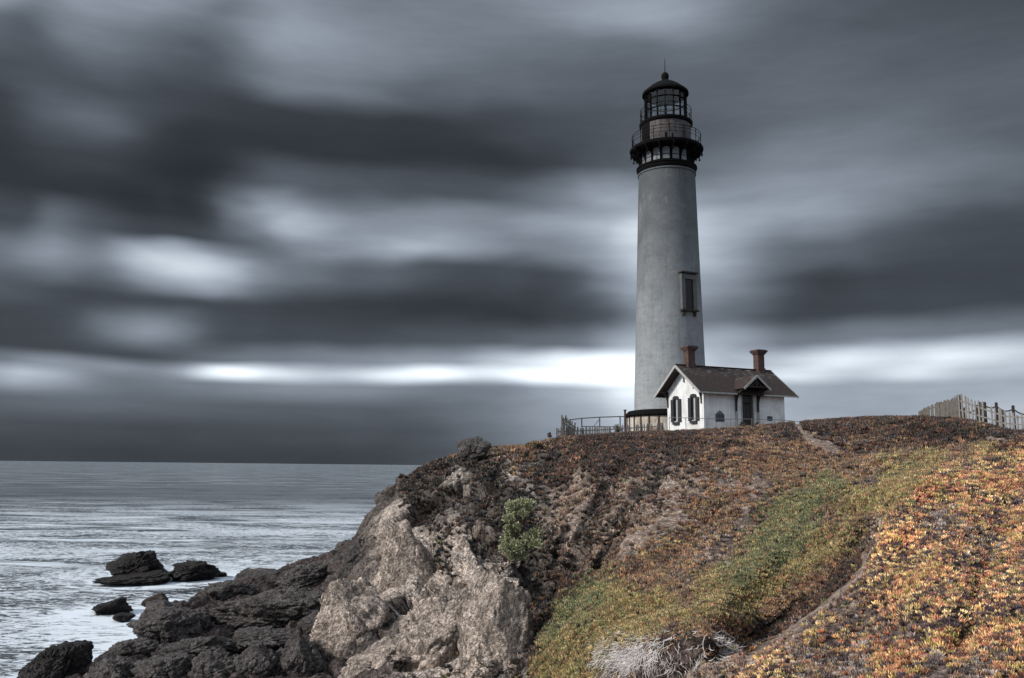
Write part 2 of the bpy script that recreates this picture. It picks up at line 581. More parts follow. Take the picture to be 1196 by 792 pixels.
def m_brick():
    m, t = newmat('old_brick')
    o = t.add('ShaderNodeTexCoord').outputs['Object']
    s = t.add('ShaderNodeSeparateXYZ', {0: o})
    v = t.add('ShaderNodeCombineXYZ', {0: t.m('ADD', s.outputs[0], s.outputs[1]), 1: s.outputs[2], 2: 0.0}).outputs[0]
    b = t.add('ShaderNodeTexBrick', {'Vector': v, 'Color1': (0.05, 0.019, 0.017, 1), 'Color2': (0.115, 0.038, 0.031, 1), 'Mortar': (0.12, 0.10, 0.09, 1),
                                     'Scale': 1.0, 'Mortar Size': 0.012, 'Brick Width': 0.24, 'Row Height': 0.09, 'Bias': -0.2})
    n = t.noise(o, 3.0, 5, 0.65)
    c = t.mix(t.rng(n, 0.45, 0.62, 0, 0.8), b.outputs[0], (0.055, 0.028, 0.025))
    n2 = t.noise(t.mapping(o, (1, 1, 1), (4, 4, 4)), 4.0, 3, 0.6)
    c = t.mix(t.rng(n2, 0.62, 0.72, 0, 0.6), c, (0.34, 0.30, 0.28))
    finish(t, c, 0.85, t.bump(t.m('ADD', b.outputs[1], n), 0.5, 0.03))
    return m


M['brick'] = m_brick()


def m_shingle():
    m, t = newmat('roof_shingles')
    o = t.add('ShaderNodeTexCoord').outputs['UV']
    b = t.add('ShaderNodeTexBrick', {'Vector': o, 'Color1': (0.022, 0.014, 0.013, 1), 'Color2': (0.060, 0.036, 0.031, 1), 'Mortar': (0.012, 0.01, 0.01, 1),
                                     'Scale': 1.0, 'Mortar Size': 0.018, 'Brick Width': 0.22, 'Row Height': 0.2, 'Bias': 0.0})
    n = t.noise(o, 0.8, 6, 0.7)
    c = t.mix(t.rng(n, 0.4, 0.7, 0, 0.7), b.outputs[0], (0.03, 0.021, 0.02))
    # pale lichen below the ridge
    v = t.add('ShaderNodeSeparateXYZ', {0: o}).outputs[1]
    li = t.noise(t.mapping(o, (1.0, 2.4, 1), (3, 3, 0)), 1.4, 7, 0.75)
    c = t.mix(t.m('MULTIPLY', t.rng(li, 0.5, 0.66), t.rng(v, 2.2, 4.2)), c, (0.24, 0.235, 0.23))
    n3 = t.noise(o, 30, 3, 0.6)
    c = t.mix(t.rng(n3, 0.5, 0.8, 0, 0.4), c, (0.15, 0.10, 0.09))
    finish(t, c, 0.85, t.bump(t.m('ADD', t.m('MULTIPLY', b.outputs[1], -1.0), n3), 0.7, 0.03))
    return m


M['shingle'] = m_shingle()


def m_glass():
    m, t = newmat('lantern_glass')
    tr = t.add('ShaderNodeBsdfTransparent', {'Color': (0.90, 0.94, 0.97, 1)})
    gl = t.add('ShaderNodeBsdfGlossy', {'Roughness': 0.06})
    mx = t.add('ShaderNodeMixShader', {0: 0.07, 1: tr.outputs[0], 2: gl.outputs[0]})
    t.add('ShaderNodeOutputMaterial', {'Surface': mx.outputs[0]})
    return m


M['glass'] = m_glass()


def rock_nodes(t, col, o, rock):
    """speckled, cracked stone around a base colour socket"""
    n = t.noise(o, 1.1, 8, 0.68)
    n2 = t.noise(o, 5.5, 6, 0.7)
    n3 = t.noise(o, 22.0, 3, 0.6)
    vo = t.add('ShaderNodeTexVoronoi', {'Vector': o, 'Scale': 3.6, 'Randomness': 1.0, 'Detail': 2.0}, feature='DISTANCE_TO_EDGE').outputs[0]
    peb = t.add('ShaderNodeTexVoronoi', {'Vector': o, 'Scale': 7.5, 'Randomness': 1.0})
    pv = t.add('ShaderNodeSeparateColor', {0: peb.outputs[1]}).outputs[0]
    k = t.rng(n, 0.3, 0.72, 0.5, 1.45)
    k = t.m('MULTIPLY', k, t.rng(n2, 0.3, 0.72, 0.62, 1.35))
    k = t.m('MULTIPLY', k, t.rng(pv, 0.0, 1.0, 0.62, 1.34, False))
    k = t.m('MULTIPLY', k, t.rng(n3, 0.3, 0.7, 0.75, 1.22))
    c = t.mix(1.0, col, k, 'MULTIPLY')
    wht = t.noise(t.mapping(o, (1, 1, 1), (7, 3, 5)), 2.2, 7, 0.75)
    c = t.mix(t.m('MULTIPLY', t.rng(wht, 0.62, 0.74, 0, 0.5), rock), c, (0.52, 0.47, 0.42))
    drk = t.noise(t.mapping(o, (1, 1, 0.5), (2, 8, 1)), 0.9, 8, 0.75)
    c = t.mix(t.m('MULTIPLY', t.rng(drk, 0.60, 0.68, 0, 0.65), rock), c, (0.05, 0.043, 0.04))
    spk = t.noise(t.mapping(o, (1, 1, 1), (1, 4, 9)), 16.0, 3, 0.7)
    c = t.mix(t.rng(spk, 0.60, 0.72, 0, 0.32), c, t.mix(1.0, col, (2.6, 2.5, 2.4), 'MULTIPLY'))
    crack = t.noise(t.mapping(o, (1, 1, 0.8), (5, 2, 0), (0.4, 0.5, 0)), 0.9, 6, 0.65, 0.3)
    cr = t.rng(t.m('ABSOLUTE', t.m('SUBTRACT', crack, 0.5)), 0.0, 0.012)
    pit = t.noise(t.mapping(o, (1, 1, 1.2), (4, 9, 2)), 6.5, 2, 0.5)
    c = t.mix(t.m('MULTIPLY', t.rng(pit, 0.58, 0.68, 0, 0.55), rock), c, (0.06, 0.05, 0.045))
    big = t.noise(t.mapping(o, (1, 1, 0.45), (8, 3, 0), (0.2, 0.7, 0)), 0.38, 5, 0.6, 0.2)
    cr2 = t.rng(t.m('ABSOLUTE', t.m('SUBTRACT', big, 0.5)), 0.002, 0.014)
    cr = t.m('MINIMUM', cr, cr2)
    c = t.mix(t.m('MULTIPLY', t.rng(cr, 0, 1, 0.85, 0), rock), c, (0.035, 0.03, 0.028))
    h = t.m('ADD', t.m('MULTIPLY', n2, 0.7), t.m('MULTIPLY', n, 0.9))
    h = t.m('SUBTRACT', h, t.m('MULTIPLY', t.rng(pit, 0.54, 0.68), 0.35))
    h = t.m('ADD', h, t.m('MULTIPLY', t.rng(vo, 0.0, 0.12), 0.22))
    h = t.m('ADD', h, t.m('MULTIPLY', cr, 0.45))
    h = t.m('ADD', h, t.m('MULTIPLY', n3, 0.3))
    h = t.m('ADD', h, t.m('MULTIPLY', peb.outputs[0], -0.35))
    return c, h


def m_ground():
    m, t = newmat('headland_ground')
    o = t.add('ShaderNodeTexCoord').outputs['Object']
    col = t.add('ShaderNodeAttribute', attribute_name='gcol').outputs['Color']
    rock = t.add('ShaderNodeAttribute', attribute_name='rock').outputs['Fac']
    c, h = rock_nodes(t, col, o, rock)
    # strata shown on the dark tidal ledges
    z = t.add('ShaderNodeSeparateXYZ', {0: o}).outputs[2]
    wet = t.rng(z, 0.15, 0.9, 1.0, 0.0)
    c = t.mix(t.m('MULTIPLY', wet, 0.6), c, (0.018, 0.017, 0.018))
    finish(t, c, t.rng(wet, 0, 1, 0.85, 0.4), t.bump(h, 1.0, 0.24), spec=0.3)
    return m


def m_rock(name, base, rough=0.8):
    m, t = newmat(name)
    g = t.add('ShaderNodeNewGeometry').outputs['Position']
    c, h = rock_nodes(t, t.add('ShaderNodeRGB').outputs[0], g, 0.6)
    [n for n in t.n if n.type == 'RGB'][0].outputs[0].default_value = (*base, 1)
    z = t.add('ShaderNodeSeparateXYZ', {0: g}).outputs[2]
    wet = t.rng(t.m('ADD', z, t.m('MULTIPLY', t.noise(g, 1.5), 0.5)), 0.3, 1.0, 1.0, 0.0)
    c = t.mix(t.m('MULTIPLY', wet, 0.6), c, (0.016, 0.015, 0.016))
    finish(t, c, t.rng(wet, 0, 1, rough, 0.35), t.bump(h, 1.0, 0.26), spec=0.35)
    return m


M['ground'] = m_ground()
M['dark_rock'] = m_rock('dark_rock', (0.150, 0.134, 0.130), 0.45)
M['black_rock'] = m_rock('black_rock', (0.030, 0.026, 0.026), 0.5)
M['brown_rock'] = m_rock('brown_rock', (0.12, 0.085, 0.07), 0.7)
M['pale_rock'] = m_rock('pale_rock', (0.62, 0.515, 0.445), 0.85)


def m_leaf(name, instancer=True, base=(0.1, 0.15, 0.04)):
    m, t = newmat(name)
    if instancer:
        a = t.add('ShaderNodeAttribute', attribute_name='pcol', attribute_type='INSTANCER').outputs['Color']
    else:
        a = t.mix(t.noise(t.add('ShaderNodeTexCoord').outputs['Object'], 2.0, 3), base, tuple(b * 1.7 for b in base))
    lv = t.add('ShaderNodeAttribute', attribute_name='leafvar').outputs['Fac']
    c = t.mix(1.0, a, t.rng(lv, 0, 1, 0.40, 1.65, False), 'MULTIPLY')
    finish(t, c, 0.5, spec=0.3)
    return m


M['ice_leaf'] = m_leaf('ice_plant_leaf')
M['shrub_leaf'] = m_leaf('shrub_leaf', False, (0.24, 0.25, 0.15))
M['twig'] = m_paint('bleached_twig', (0.78, 0.74, 0.72), (0.16, 0.13, 0.12), 0.8, 0.6, 0.9, 5)
M['stem'] = m_paint('stem', (0.10, 0.07, 0.05), (0.05, 0.04, 0.03), 0.4, 0.2, 0.9, 4)

# ------------------------------------------------------------------ headland
def z2py(D, z, px):
    """bearing row of a height z at distance D (small roll included)"""
    x = (px - CX) / F * D
    return float(proj(np.array([x, D, z]))[1])


def colm(px, near, vis, far):
    """near=(D,z); vis=[(D,row)...]; far=[(D,z)...]"""
    vis = [(d, y) for y, d in vis]
    if len(vis) != 12:
        v = np.array(vis)
        q = np.linspace(0, len(vis) - 1, 12)
        vis = [(np.interp(k, range(len(vis)), v[:, 0]), np.interp(k, range(len(vis)), v[:, 1])) for k in q]
    L = [(near[0], z2py(near[0], near[1], px))] + list(vis) + [(d, z2py(d, z, px)) for d, z in far]
    return px, L


def zc(px, lst):
    return [(z2py(d, z, px), d) for d, z in lst]


sea_floor = [(42, -3), (46, -3), (50, -3), (54, -3), (58, -3), (62, -3), (66, -3), (70, -3), (74, -3), (78, -3), (84, -3), (90, -3)]
FARL = [(100, -4), (115, -5), (150, -5)]
cols = [
    colm(-260, (20, -4), zc(-260, sea_floor), FARL),
    colm(-20, (20, -4), zc(-20, sea_floor), FARL),
    colm(60, (20, -4), zc(60, [(38, -1), (41, .3), (43, .2), (45, -.6), (50, -2), (60, -3), (66, -3), (70, -3), (74, -3), (78, -3), (84, -3), (90, -3)]), FARL),
    colm(130, (20, -4), zc(130, [(38, .6), (41, .8), (44, .9), (48, .6), (51, .2), (54, -1.0), (60, -3), (66, -3), (72, -3), (78, -3), (84, -3), (90, -3)]), FARL),
    colm(200, (20, -4), zc(200, [(36, .8), (41, .9), (45, .8), (49, .7), (53, .4), (57, .7), (60, .9), (63, .2), (67, -1.2), (74, -3), (82, -3), (90, -3)]), FARL),
    colm(300, (20, -4), zc(300, [(36, .8), (42, .9), (48, .6), (53, .9), (57, 1.7), (61, 1.4), (65, 1.5), (70, 1.7), (74, 1.2), (78, .0), (84, -1.6), (90, -3)]), FARL),
    colm(370, (18, -4), zc(370, [(34, .6), (42, .8), (48, 1.0), (53, 1.6), (58, 1.6), (63, 1.6), (68, 2.0), (74, 2.2), (80, 2.2), (84, 1.6), (90, .2), (96, -2)]), [(104, -4), (118, -5), (150, -5)]),
    colm(408, (18, -4), zc(408, [(34, .6), (42, .9), (47, 1.4), (52, 2.4), (57, 2.8), (62, 3.0), (67, 3.1), (72, 3.2), (77, 3.4), (82, 3.2), (88, 2.2), (95, .4)]), [(104, -2), (118, -5), (150, -5)]),
    colm(422, (18, -4), [(800, 38), (770, 43), (740, 46), (710, 50), (690, 54), (672, 58), (658, 62), (645, 67), (634, 71), (624, 75), (616, 79), (610, 84)], [(94, 2.0), (108, -2), (150, -5)]),
    colm(440, (18, -4), [(800, 38), (740, 44), (700, 49), (672, 54), (650, 58), (632, 63), (616, 67), (605, 72), (597, 76), (590, 80)], [(92, 4.0), (108, -2), (150, -5)]),
    colm(470, (18, -4), [(800, 38), (750, 43), (720, 46), (690, 50), (660, 54), (630, 58), (608, 62), (590, 66), (577, 70), (569, 74), (563, 79)], [(92, 6.0), (110, -1), (150, -5)]),
    colm(500, (18, -4), [(800, 38), (750, 42), (720, 45), (690, 48), (660, 50), (630, 53), (608, 56), (588, 60), (568, 65), (554, 70), (544, 77)], [(92, 9.0), (110, 0), (150, -5)]),
    colm(535, (17, -4), [(800, 38), (750, 41), (720, 44), (690, 46), (660, 48), (630, 50), (605, 53), (582, 57), (562, 61), (545, 66), (533, 74)], [(90, 11.3), (112, 2), (155, -5)]),
    colm(575, (16, -4), [(800, 36), (750, 39), (720, 41), (690, 43), (660, 46), (630, 48), (603, 51), (578, 55), (558, 59), (540, 64), (525, 72)], [(92, 12.2), (118, 6), (160, -5)]),
    colm(610, (15, -4), [(800, 34), (750, 37.5), (720, 40), (690, 42.5), (660, 46), (630, 49), (600, 52), (575, 55.5), (555, 60), (535, 65), (523, 71)], [(95, 12.8), (124, 9), (170, -5)]),
    colm(655, (12, -1), [(800, 27), (750, 32), (720, 35.5), (690, 39), (660, 43), (630, 47), (600, 51), (575, 55), (550, 60), (530, 65), (514, 71)], [(96, 13.45), (135, 12.5), (190, -5)]),
    colm(720, (9, 4), [(800, 19.6), (768, 20.6), (746, 21.8), (736, 25.5), (712, 28.5), (688, 31.3), (660, 35), (630, 39), (600, 44), (575, 49), (550, 55), (528, 62), (509, 71)], [(100, 13.9), (140, 13.2), (200, -5)]),
    colm(800, (5, 7.5), [(812, 16.6), (770, 17.6), (738, 18.6), (728, 21.8), (706, 24.2), (684, 26.8), (660, 29.5), (630, 34), (600, 39), (575, 44), (550, 50), (525, 59), (505.8, 70)], [(100, 14.1), (150, 13.4), (220, -5)]),
    colm(880, (4, 8.6), [(820, 12.6), (790, 14.2), (764, 16), (776, 17.6), (756, 19.5), (705, 24), (645, 30.5), (600, 37), (565, 43.5), (540, 50), (520, 57), (500.5, 69)], [(100, 14.15), (150, 13.4), (220, -5)]),
    colm(940, (3.5, 9), [(825, 11.5), (775, 13.5), (727, 16), (742, 18), (722, 20.5), (680, 25), (630, 31), (590, 36.5), (560, 42.5), (540, 49), (520, 57), (494.5, 69)], [(100, 14.2), (150, 13.4), (220, -5)]),
    colm(1000, (3.3, 9.2), [(835, 10.5), (752, 13.5), (672, 17), (690, 19.5), (664, 22), (630, 26), (595, 31), (563, 37), (539, 45), (542, 51), (530, 56), (490.5, 68)], [(100, 14.4), (150, 13.4), (220, -5)]),
    colm(1060, (3.1, 9.4), [(850, 9.5), (705, 13.5), (576, 19.5), (598, 22), (572, 25.5), (562, 29.5), (553, 34), (543, 39), (532, 45), (538, 51), (523, 56), (489, 64)], [(100, 14.6), (150, 13.4), (220, -5)]),
    colm(1120, (3, 9.5), [(860, 9.0), (685, 13), (545, 21.5), (562, 24), (544, 28.5), (539, 32.5), (534, 36.5), (529, 40.5), (524, 45), (529, 49), (519, 53), (492, 58)], [(90, 13.9), (150, 13.2), (220, -5)]),
    colm(1196, (3, 9.6), [(870, 8.5), (675, 13), (516, 24), (534, 27), (531, 31), (529, 34.5), (527, 38), (526, 41), (524, 44), (519, 47), (514, 49.5), (507, 53)], [(90, 13.4), (150, 13.0), (220, -5)]),
    colm(1320, (3, 9.6), [(880, 8.2), (665, 13), (505, 23), (525, 26), (524, 30), (522, 34), (521, 37), (520, 40), (518, 43), (515, 46), (511, 49), (505, 52)], [(90, 13.4), (150, 13.0), (220, -5)]),
    colm(1520, (3, 9.6), [(890, 8.2), (665, 13), (500, 22), (520, 25), (522, 29), (521, 33), (520, 37), (519, 40), (518, 43), (515, 46), (511, 49), (505, 52)], [(90, 13.4), (150, 13.0), (220, -5)]),
]
for _px in (2000, 2800, 4200):                       # the same slope carried on beyond the right edge
    _p, _L = cols[-1]
    _b = [c for c in cols if c[0] == 1520][0][1]
    cols.append((_px, [(d, y + .0105 * (_px - 1520)) for d, y in _b]))
cpx = [c[0] for c in cols]
ctl = np.array([c[1] for c in cols])               # columns x knots x (D, row)
ctl[..., 0] = np.log(ctl[..., 0])
PX = np.concatenate([np.arange(-240, 0, 6.0), np.arange(0, 1250, 1.55), np.arange(1250, 2000, 6.0), np.arange(2000, 4200, 30.0)])
cc = pchip(cpx, ctl, PX)                           # PX x knots x 2
NK = ctl.shape[1]
per = [14] + [62] * 11 + [34, 12, 6]
tt = np.concatenate([np.linspace(i, i + 1, n, endpoint=False) for i, n in enumerate(per)] + [[NK - 1]])
g = pchip(np.arange(NK), np.transpose(cc, (1, 0, 2)), tt)      # rows x PX x 2
GD, GY = np.exp(g[..., 0]), g[..., 1]
GX = np.broadcast_to(PX, GD.shape).copy()


# ribs and gullies of the cliff: (points, half width, metres towards the station)
def seg_dist(x, y, pts):
    best = np.full(x.shape, 1e9)
    for (ax, ay), (bx, by) in zip(pts[:-1], pts[1:]):
        dx, dy = bx - ax, by - ay
        t = np.clip(((x - ax) * dx + (y - ay) * dy) / (dx * dx + dy * dy), 0, 1)
        best = np.minimum(best, np.hypot(x - ax - t * dx, y - ay - t * dy))
    return best


nz = np.stack([GX / 40, GY / 40, GX * 0], -1)
wx = GX + 9 * fbm(nz, 3, 3)
wy = GY + 9 * fbm(nz, 3, 5)
tmask = sstep(tt, 0.6, 1.2)[:, None] * (1 - sstep(tt, 11.2, 12.0))[:, None]
ribs = [
    ([(604, 640), (580, 668), (545, 690), (505, 715), (462, 752)], 14, 1.5),
    ([(560, 660), (556, 700), (560, 770)], 22, 1.8),
    ([(596, 655), (607, 700), (604, 760)], 16, 1.4),
    ([(470, 610), (462, 660), (470, 700)], 20, 1.6),
    ([(530, 600), (545, 640), (530, 670)], 18, 1.4),
    ([(690, 560), (665, 610), (650, 660)], 14, 2.1),
    ([(748, 545), (706, 610), (684, 665)], 12, 1.8),
    ([(1060, 550), (975, 592), (905, 655), (835, 722), (760, 750)], 30, 1.7),
    ([(1012, 625), (1000, 660), (955, 703), (890, 742), (840, 765)], 13, -1.3),
    ([(1045, 620), (1022, 680), (960, 735), (900, 775)], 20, .45),
    ([(1110, 590), (1080, 660)], 16, -.35),
    ([(600, 520), (598, 560), (588, 600)], 12, 1.6),
    ([(530, 545), (524, 580), (505, 600)], 10, 1.3),
    ([(450, 590), (430, 620)], 9, 1.2),
    ([(800, 530), (750, 590), (720, 650)], 12, 1.1),
    ([(905, 545), (860, 600), (815, 650), (770, 690)], 14, 1.1),
    ([(985, 560), (930, 610), (880, 670), (830, 710)], 16, 1.0),
    ([(960, 600), (905, 660), (860, 700)], 15, -.4),
    ([(860, 520), (800, 560), (770, 600)], 12, 1.0),
    ([(1040, 560), (1010, 590), (985, 640)], 9, .7),
    ([(1130, 560), (1100, 640), (1060, 720)], 18, .45),
    ([(1180, 580), (1150, 680), (1120, 760)], 14, -.4),
    ([(520, 702), (485, 742), (455, 782)], 10, 1.2),
    ([(628, 640), (632, 690), (615, 745), (590, 792)], 15, -1.3),
    ([(575, 612), (592, 640)], 12, -1.2),
    ([(545, 715), (505, 745), (480, 775)], 10, -1.0),
    ([(495, 600), (500, 640), (500, 680)], 12, -1.2),
    ([(560, 545), (566, 590)], 12, -1.2),
    ([(655, 530), (640, 570), (620, 600)], 13, -1.2),
    ([(722, 552), (690, 610), (668, 660)], 9, -1.7),
    ([(772, 550), (728, 610), (700, 662)], 10, -1.7),
    ([(870, 560), (830, 610), (785, 660)], 9, -1.0),
    ([(445, 640), (442, 700)], 10, -1.2),
    ([(1060, 640), (1010, 730)], 18, -0.25),
]
off = np.zeros_like(GD)
for pts, wd, amp in ribs:
    off += amp * np.exp(-(seg_dist(wx, wy, pts) / wd) ** 2)
GD = GD - off * tmask
P = unproj(GX, GY, GD)


# ---- what covers the ground: survey of cover classes
CLS = 'O Y G B D S R K T V'.split()
ANC = {
    'O': [(985, 745), (1030, 785), (1120, 765), (900, 775), (1060, 760), (950, 745), (1160, 740), (870, 785), (1196, 535), (1150, 548), (1110, 562), (1160, 590), (1085, 585), (1055, 612), (1196, 640), (1110, 640), (1040, 650), (1070, 690), (1150, 690), (1030, 700), (1196, 735), (1120, 720), (1190, 785), (1085, 725), (1240, 600), (1240, 700), (1180, 600), (1190, 770)],
    'Y': [(890, 690), (870, 700), (930, 670), (1020, 590), (780, 705), (1060, 545), (960, 640), (620, 780), (1090, 536), (1040, 556), (1000, 585), (1000, 620), (960, 650), (1040, 575), (850, 700), (800, 722), (760, 732), (700, 742), (650, 775), (720, 705), (760, 700), (690, 770), (670, 745), (1150, 526), (640, 785), (820, 700), (985, 650), (740, 715)],
    'G': [(925, 605), (900, 635), (950, 590), (880, 662), (865, 680), (915, 650), (650, 735), (665, 715), (935, 630), (970, 570), (690, 700)],
    'B': [(900, 550), (860, 585), (830, 615), (790, 660), (760, 680), (840, 600), (950, 545), (1000, 548), (1060, 535), (900, 715), (850, 735), (810, 740), (940, 690), (1000, 525), (930, 530), (880, 515), (840, 508), (870, 540), (790, 690), (1120, 528), (800, 700), (980, 665), (970, 600), (655, 520), (600, 525), (1015, 560), (740, 660), (1050, 520), (960, 685), (790, 740), (1010, 608)],
    'D': [(960, 500), (1000, 498), (1060, 497), (1110, 502), (1160, 512), (1196, 510), (920, 505), (800, 512), (750, 514), (700, 520), (780, 530), (720, 540), (650, 550), (1080, 515), (850, 520), (660, 680), (690, 530), (1040, 510)],
    'V': [(520, 555), (560, 545), (545, 580), (525, 590), (560, 605), (580, 620), (510, 575), (640, 535), (622, 655), (632, 680), (622, 720), (608, 760), (535, 712), (600, 600), (490, 560), (640, 640), (575, 555), (500, 600), (560, 585), (455, 590), (480, 575), (500, 560), (470, 560), (540, 600), (590, 575), (440, 605), (600, 620), (430, 640), (585, 600), (570, 640), (515, 600), (625, 625), (640, 620)],
    'S': [(680, 575), (665, 605), (705, 605), (770, 545), (790, 590), (690, 645), (740, 620), (675, 630), (735, 585), (718, 562), (870, 600), (860, 775), (900, 752), (940, 728), (975, 702), (1002, 678), (1016, 648), (640, 600), (660, 575), (690, 590), (722, 600), (752, 600), (700, 625), (725, 640), (758, 565), (655, 622), (800, 570), (940, 508), (950, 515), (960, 522), (968, 527), (1166, 518), (830, 785), (800, 795), (655, 640), (780, 605), (885, 575), (800, 560), (925, 740), (990, 690)],
    'R': [(455, 640), (470, 610), (490, 640), (510, 660), (530, 630), (550, 660), (575, 680), (590, 720), (560, 755), (500, 790), (500, 720), (480, 700), (600, 680), (455, 690), (590, 655), (545, 640), (580, 790), (545, 780), (530, 680), (600, 545), (590, 535), (620, 570), (575, 700), (560, 720), (612, 790), (625, 590), (530, 565), (600, 790), (480, 760)],
    'K': [(422, 650), (415, 640), (380, 700), (300, 700), (200, 720), (100, 770), (300, 760), (400, 780), (440, 775), (350, 650), (430, 720), (60, 790), (250, 740), (380, 640), (200, 790), (-50, 700), (150, 600), (350, 780), (440, 740), (350, 740)],
    'T': [(930, 762), (1000, 775), (1090, 785), (960, 790), (1140, 790), (740, 775), (780, 768), (830, 640), (855, 572), (720, 785), (800, 765), (1000, 730), (845, 630), (1150, 640), (850, 755), (1060, 745), (1100, 610), (970, 740)],
}
GC = {'O': (.10, .07, .065), 'Y': (.07, .055, .04), 'G': (.055, .05, .035), 'B': (.075, .052, .045), 'D': (.045, .036, .034),
      'S': (.52, .40, .33), 'R': (.76, .65, .575), 'K': (.12, .094, .092), 'T': (.27, .20, .175), 'V': (.15, .128, .115)}
DEN = {'O': .74, 'Y': .9, 'G': .9, 'B': .82, 'D': .8, 'S': .07, 'R': .008, 'K': .0, 'T': .34, 'V': .3}
RK = {'O': 0, 'Y': 0, 'G': 0, 'B': 0, 'D': .3, 'S': .35, 'R': 1, 'K': .5, 'T': .1, 'V': .75}
_a, _b = (GX * .76 + GY * .65), (-GX * .65 + GY * .76)      # across and along the fall line
nz2 = np.stack([_a / 15, _b / 46, GX * 0], -1)
ax = GX + 15 * fbm(nz2, 4, 21)
ay = GY + 13 * fbm(nz2, 4, 31)
W = {}
tot = 0
for c in CLS:
    ww = 0
    for (a, b) in ANC[c]:
        ww = ww + 1.0 / (((ax - a) ** 2 + (ay - b) ** 2 + 60.0) ** 1.7)
    W[c] = ww
    tot = tot + ww
for c in CLS:
    W[c] = W[c] / tot
# scars, paths and seams that run as lines
for c_, pts, wd, am in [
        ('S', [(790, 795), (850, 779), (900, 752), (955, 714), (1000, 678), (1014, 650), (1018, 625), (1026, 608)], 7.5, 1.0),
        ('D', [(1004, 625), (996, 655), (975, 685), (935, 712), (885, 742)], 11, .75),  # dark plant cover, doubling as painted shade in the gully behind the ridge
        ('D', [(905, 499), (1000, 495), (1100, 499), (1190, 509)], 13, .75), ('D', [(650, 522), (760, 516), (880, 510)], 12, .5),
        ('D', [(1000, 527), (1060, 521), (1110, 517), (1170, 512)], 6, .8), ('S', [(985, 545), (1003, 539), (1060, 532), (1110, 526), (1150, 521)], 3.5, .5),
        ('S', [(934, 502), (948, 514), (972, 528)], 4.0, 1.0), ('S', [(1156, 514), (1174, 520)], 2.5, .9),
        ('S', [(886, 556), (870, 592), (864, 612)], 4.5, .8), ('S', [(800, 580), (770, 600), (742, 640)], 5, .6),
        ('S', [(712, 592), (690, 642), (678, 668)], 6, .8), ('S', [(672, 560), (660, 610), (662, 640)], 8, .8), ('R', [(800, 545), (772, 560)], 9, .6), ('V', [(722, 552), (690, 610), (668, 660)], 6, .8), ('V', [(772, 550), (728, 610), (700, 662)], 6, .7),
        ('R', [(602, 640), (580, 668), (545, 690), (505, 715), (462, 752)], 9, .9),
        ('R', [(560, 660), (556, 720), (560, 790)], 20, .9), ('R', [(598, 660), (604, 720), (598, 780)], 10, .9),
        ('V', [(618, 640), (636, 690), (622, 745), (604, 792)], 9, .9), ('R', [(470, 620), (500, 650), (490, 700)], 22, .8), ('R', [(535, 610), (548, 650), (530, 690)], 18, .8),
        ('V', [(548, 712), (530, 730), (520, 755)], 6, .7), ('V', [(512, 640), (518, 700)], 4, .6),
        ('V', [(640, 590), (628, 560), (640, 530)], 9, .7)]:
    f_ = am * np.exp(-(seg_dist(ax * .4 + wx * .6, ay * .4 + wy * .6, pts) / wd) ** 2)
    for c in CLS:
        W[c] = W[c] * (1 - f_) + (f_ if c == c_ else 0)
# beyond the crest
behind = sstep(tt, 11.95, 12.1)[:, None] * np.ones_like(GX)
for c in CLS:
    W[c] = W[c] * (1 - behind) + (behind if c == 'B' else 0)
_pn = fbm(np.stack([_a / 17, _b / 34, GX * 0 + 3], -1), 4, 171)
f_ = .75 * sstep(_pn, .16, .42) * (W['B'] + W['O'] * .5 + W['Y'] * .35 + W['T'] + W['S'] * .3)
for c in CLS:
    W[c] = W[c] * (1 - f_) + (f_ if c == 'D' else 0)
bare = np.zeros_like(GX)
for pts, wd in (([(932, 499), (944, 512), (958, 520), (974, 530)], 6), ([(1154, 513), (1176, 520)], 2.6),
                ([(870, 768), (900, 752), (955, 714), (1000, 678), (1015, 650)], 4.0), ([(868, 594), (862, 616)], 4)):
    f_ = np.exp(-(seg_dist(wx, wy, pts) / wd) ** 2)
    bare = np.maximum(bare, f_)
    for c in CLS:
        W[c] = W[c] * (1 - f_) + (f_ if c == 'S' else 0)
gcol = sum(W[c][..., None] * np.array(GC[c]) for c in CLS)
rockm = sum(W[c] * RK[c] for c in CLS)
dens = sum(W[c] * DEN[c] for c in CLS)


# ---- relief of the rock itself
def normals(P):
    du = np.gradient(P, axis=1)
    dv = np.gradient(P, axis=0)
    n = np.cross(du, dv)
    n /= np.linalg.norm(n, axis=-1, keepdims=True) + 1e-12
    return n


N = normals(P)
flipN = N[..., 2] < 0
N = np.where(flipN[..., None], -N, N)
Kw = W['K'] + 0.25 * W['R'] * 0
rk = np.clip(W['R'] + W['K'] + W['V'] + 0.7 * W['S'] * sstep(-GX, -840, -790) + .1 * W['T'], 0, 1)
q = P.copy()
rot = np.array(Matrix.Rotation(R(35), 3, 'Z'))
qs = q @ rot.T
f1, f2, cid = worley(qs / np.array([3.4, 2.0, 2.2]) + 0.35 * fbm(q / 2.5, 3, 41)[..., None], 5)
g1, g2, gid = worley(q / 0.95 + 0.3 * fbm(q / .9, 2, 43)[..., None], 8)
edge = sstep(f2 - f1, 0.0, 0.16)
edge2 = sstep(g2 - g1, 0.0, 0.14)
block = (cid - 0.5) * 1.15 + (edge - 1) * 0.55
block += ((gid - 0.5) * 0.30 + (edge2 - 1) * 0.18)
rid = ridged(q / 5.5, 5, 51) - 0.45
A1, e1 = facets(qs / np.array([8.0, 6.0, 6.0]) + 0.22 * fbm(q / 3.5, 3, 45)[..., None], 15)
A2, e2 = facets(qs / np.array([2.2, 1.6, 1.9]) + 0.20 * fbm(q / 1.3, 3, 46)[..., None], 16)
A3, e3 = facets(q / 0.75 + 0.18 * fbm(q / .5, 2, 47)[..., None], 17)
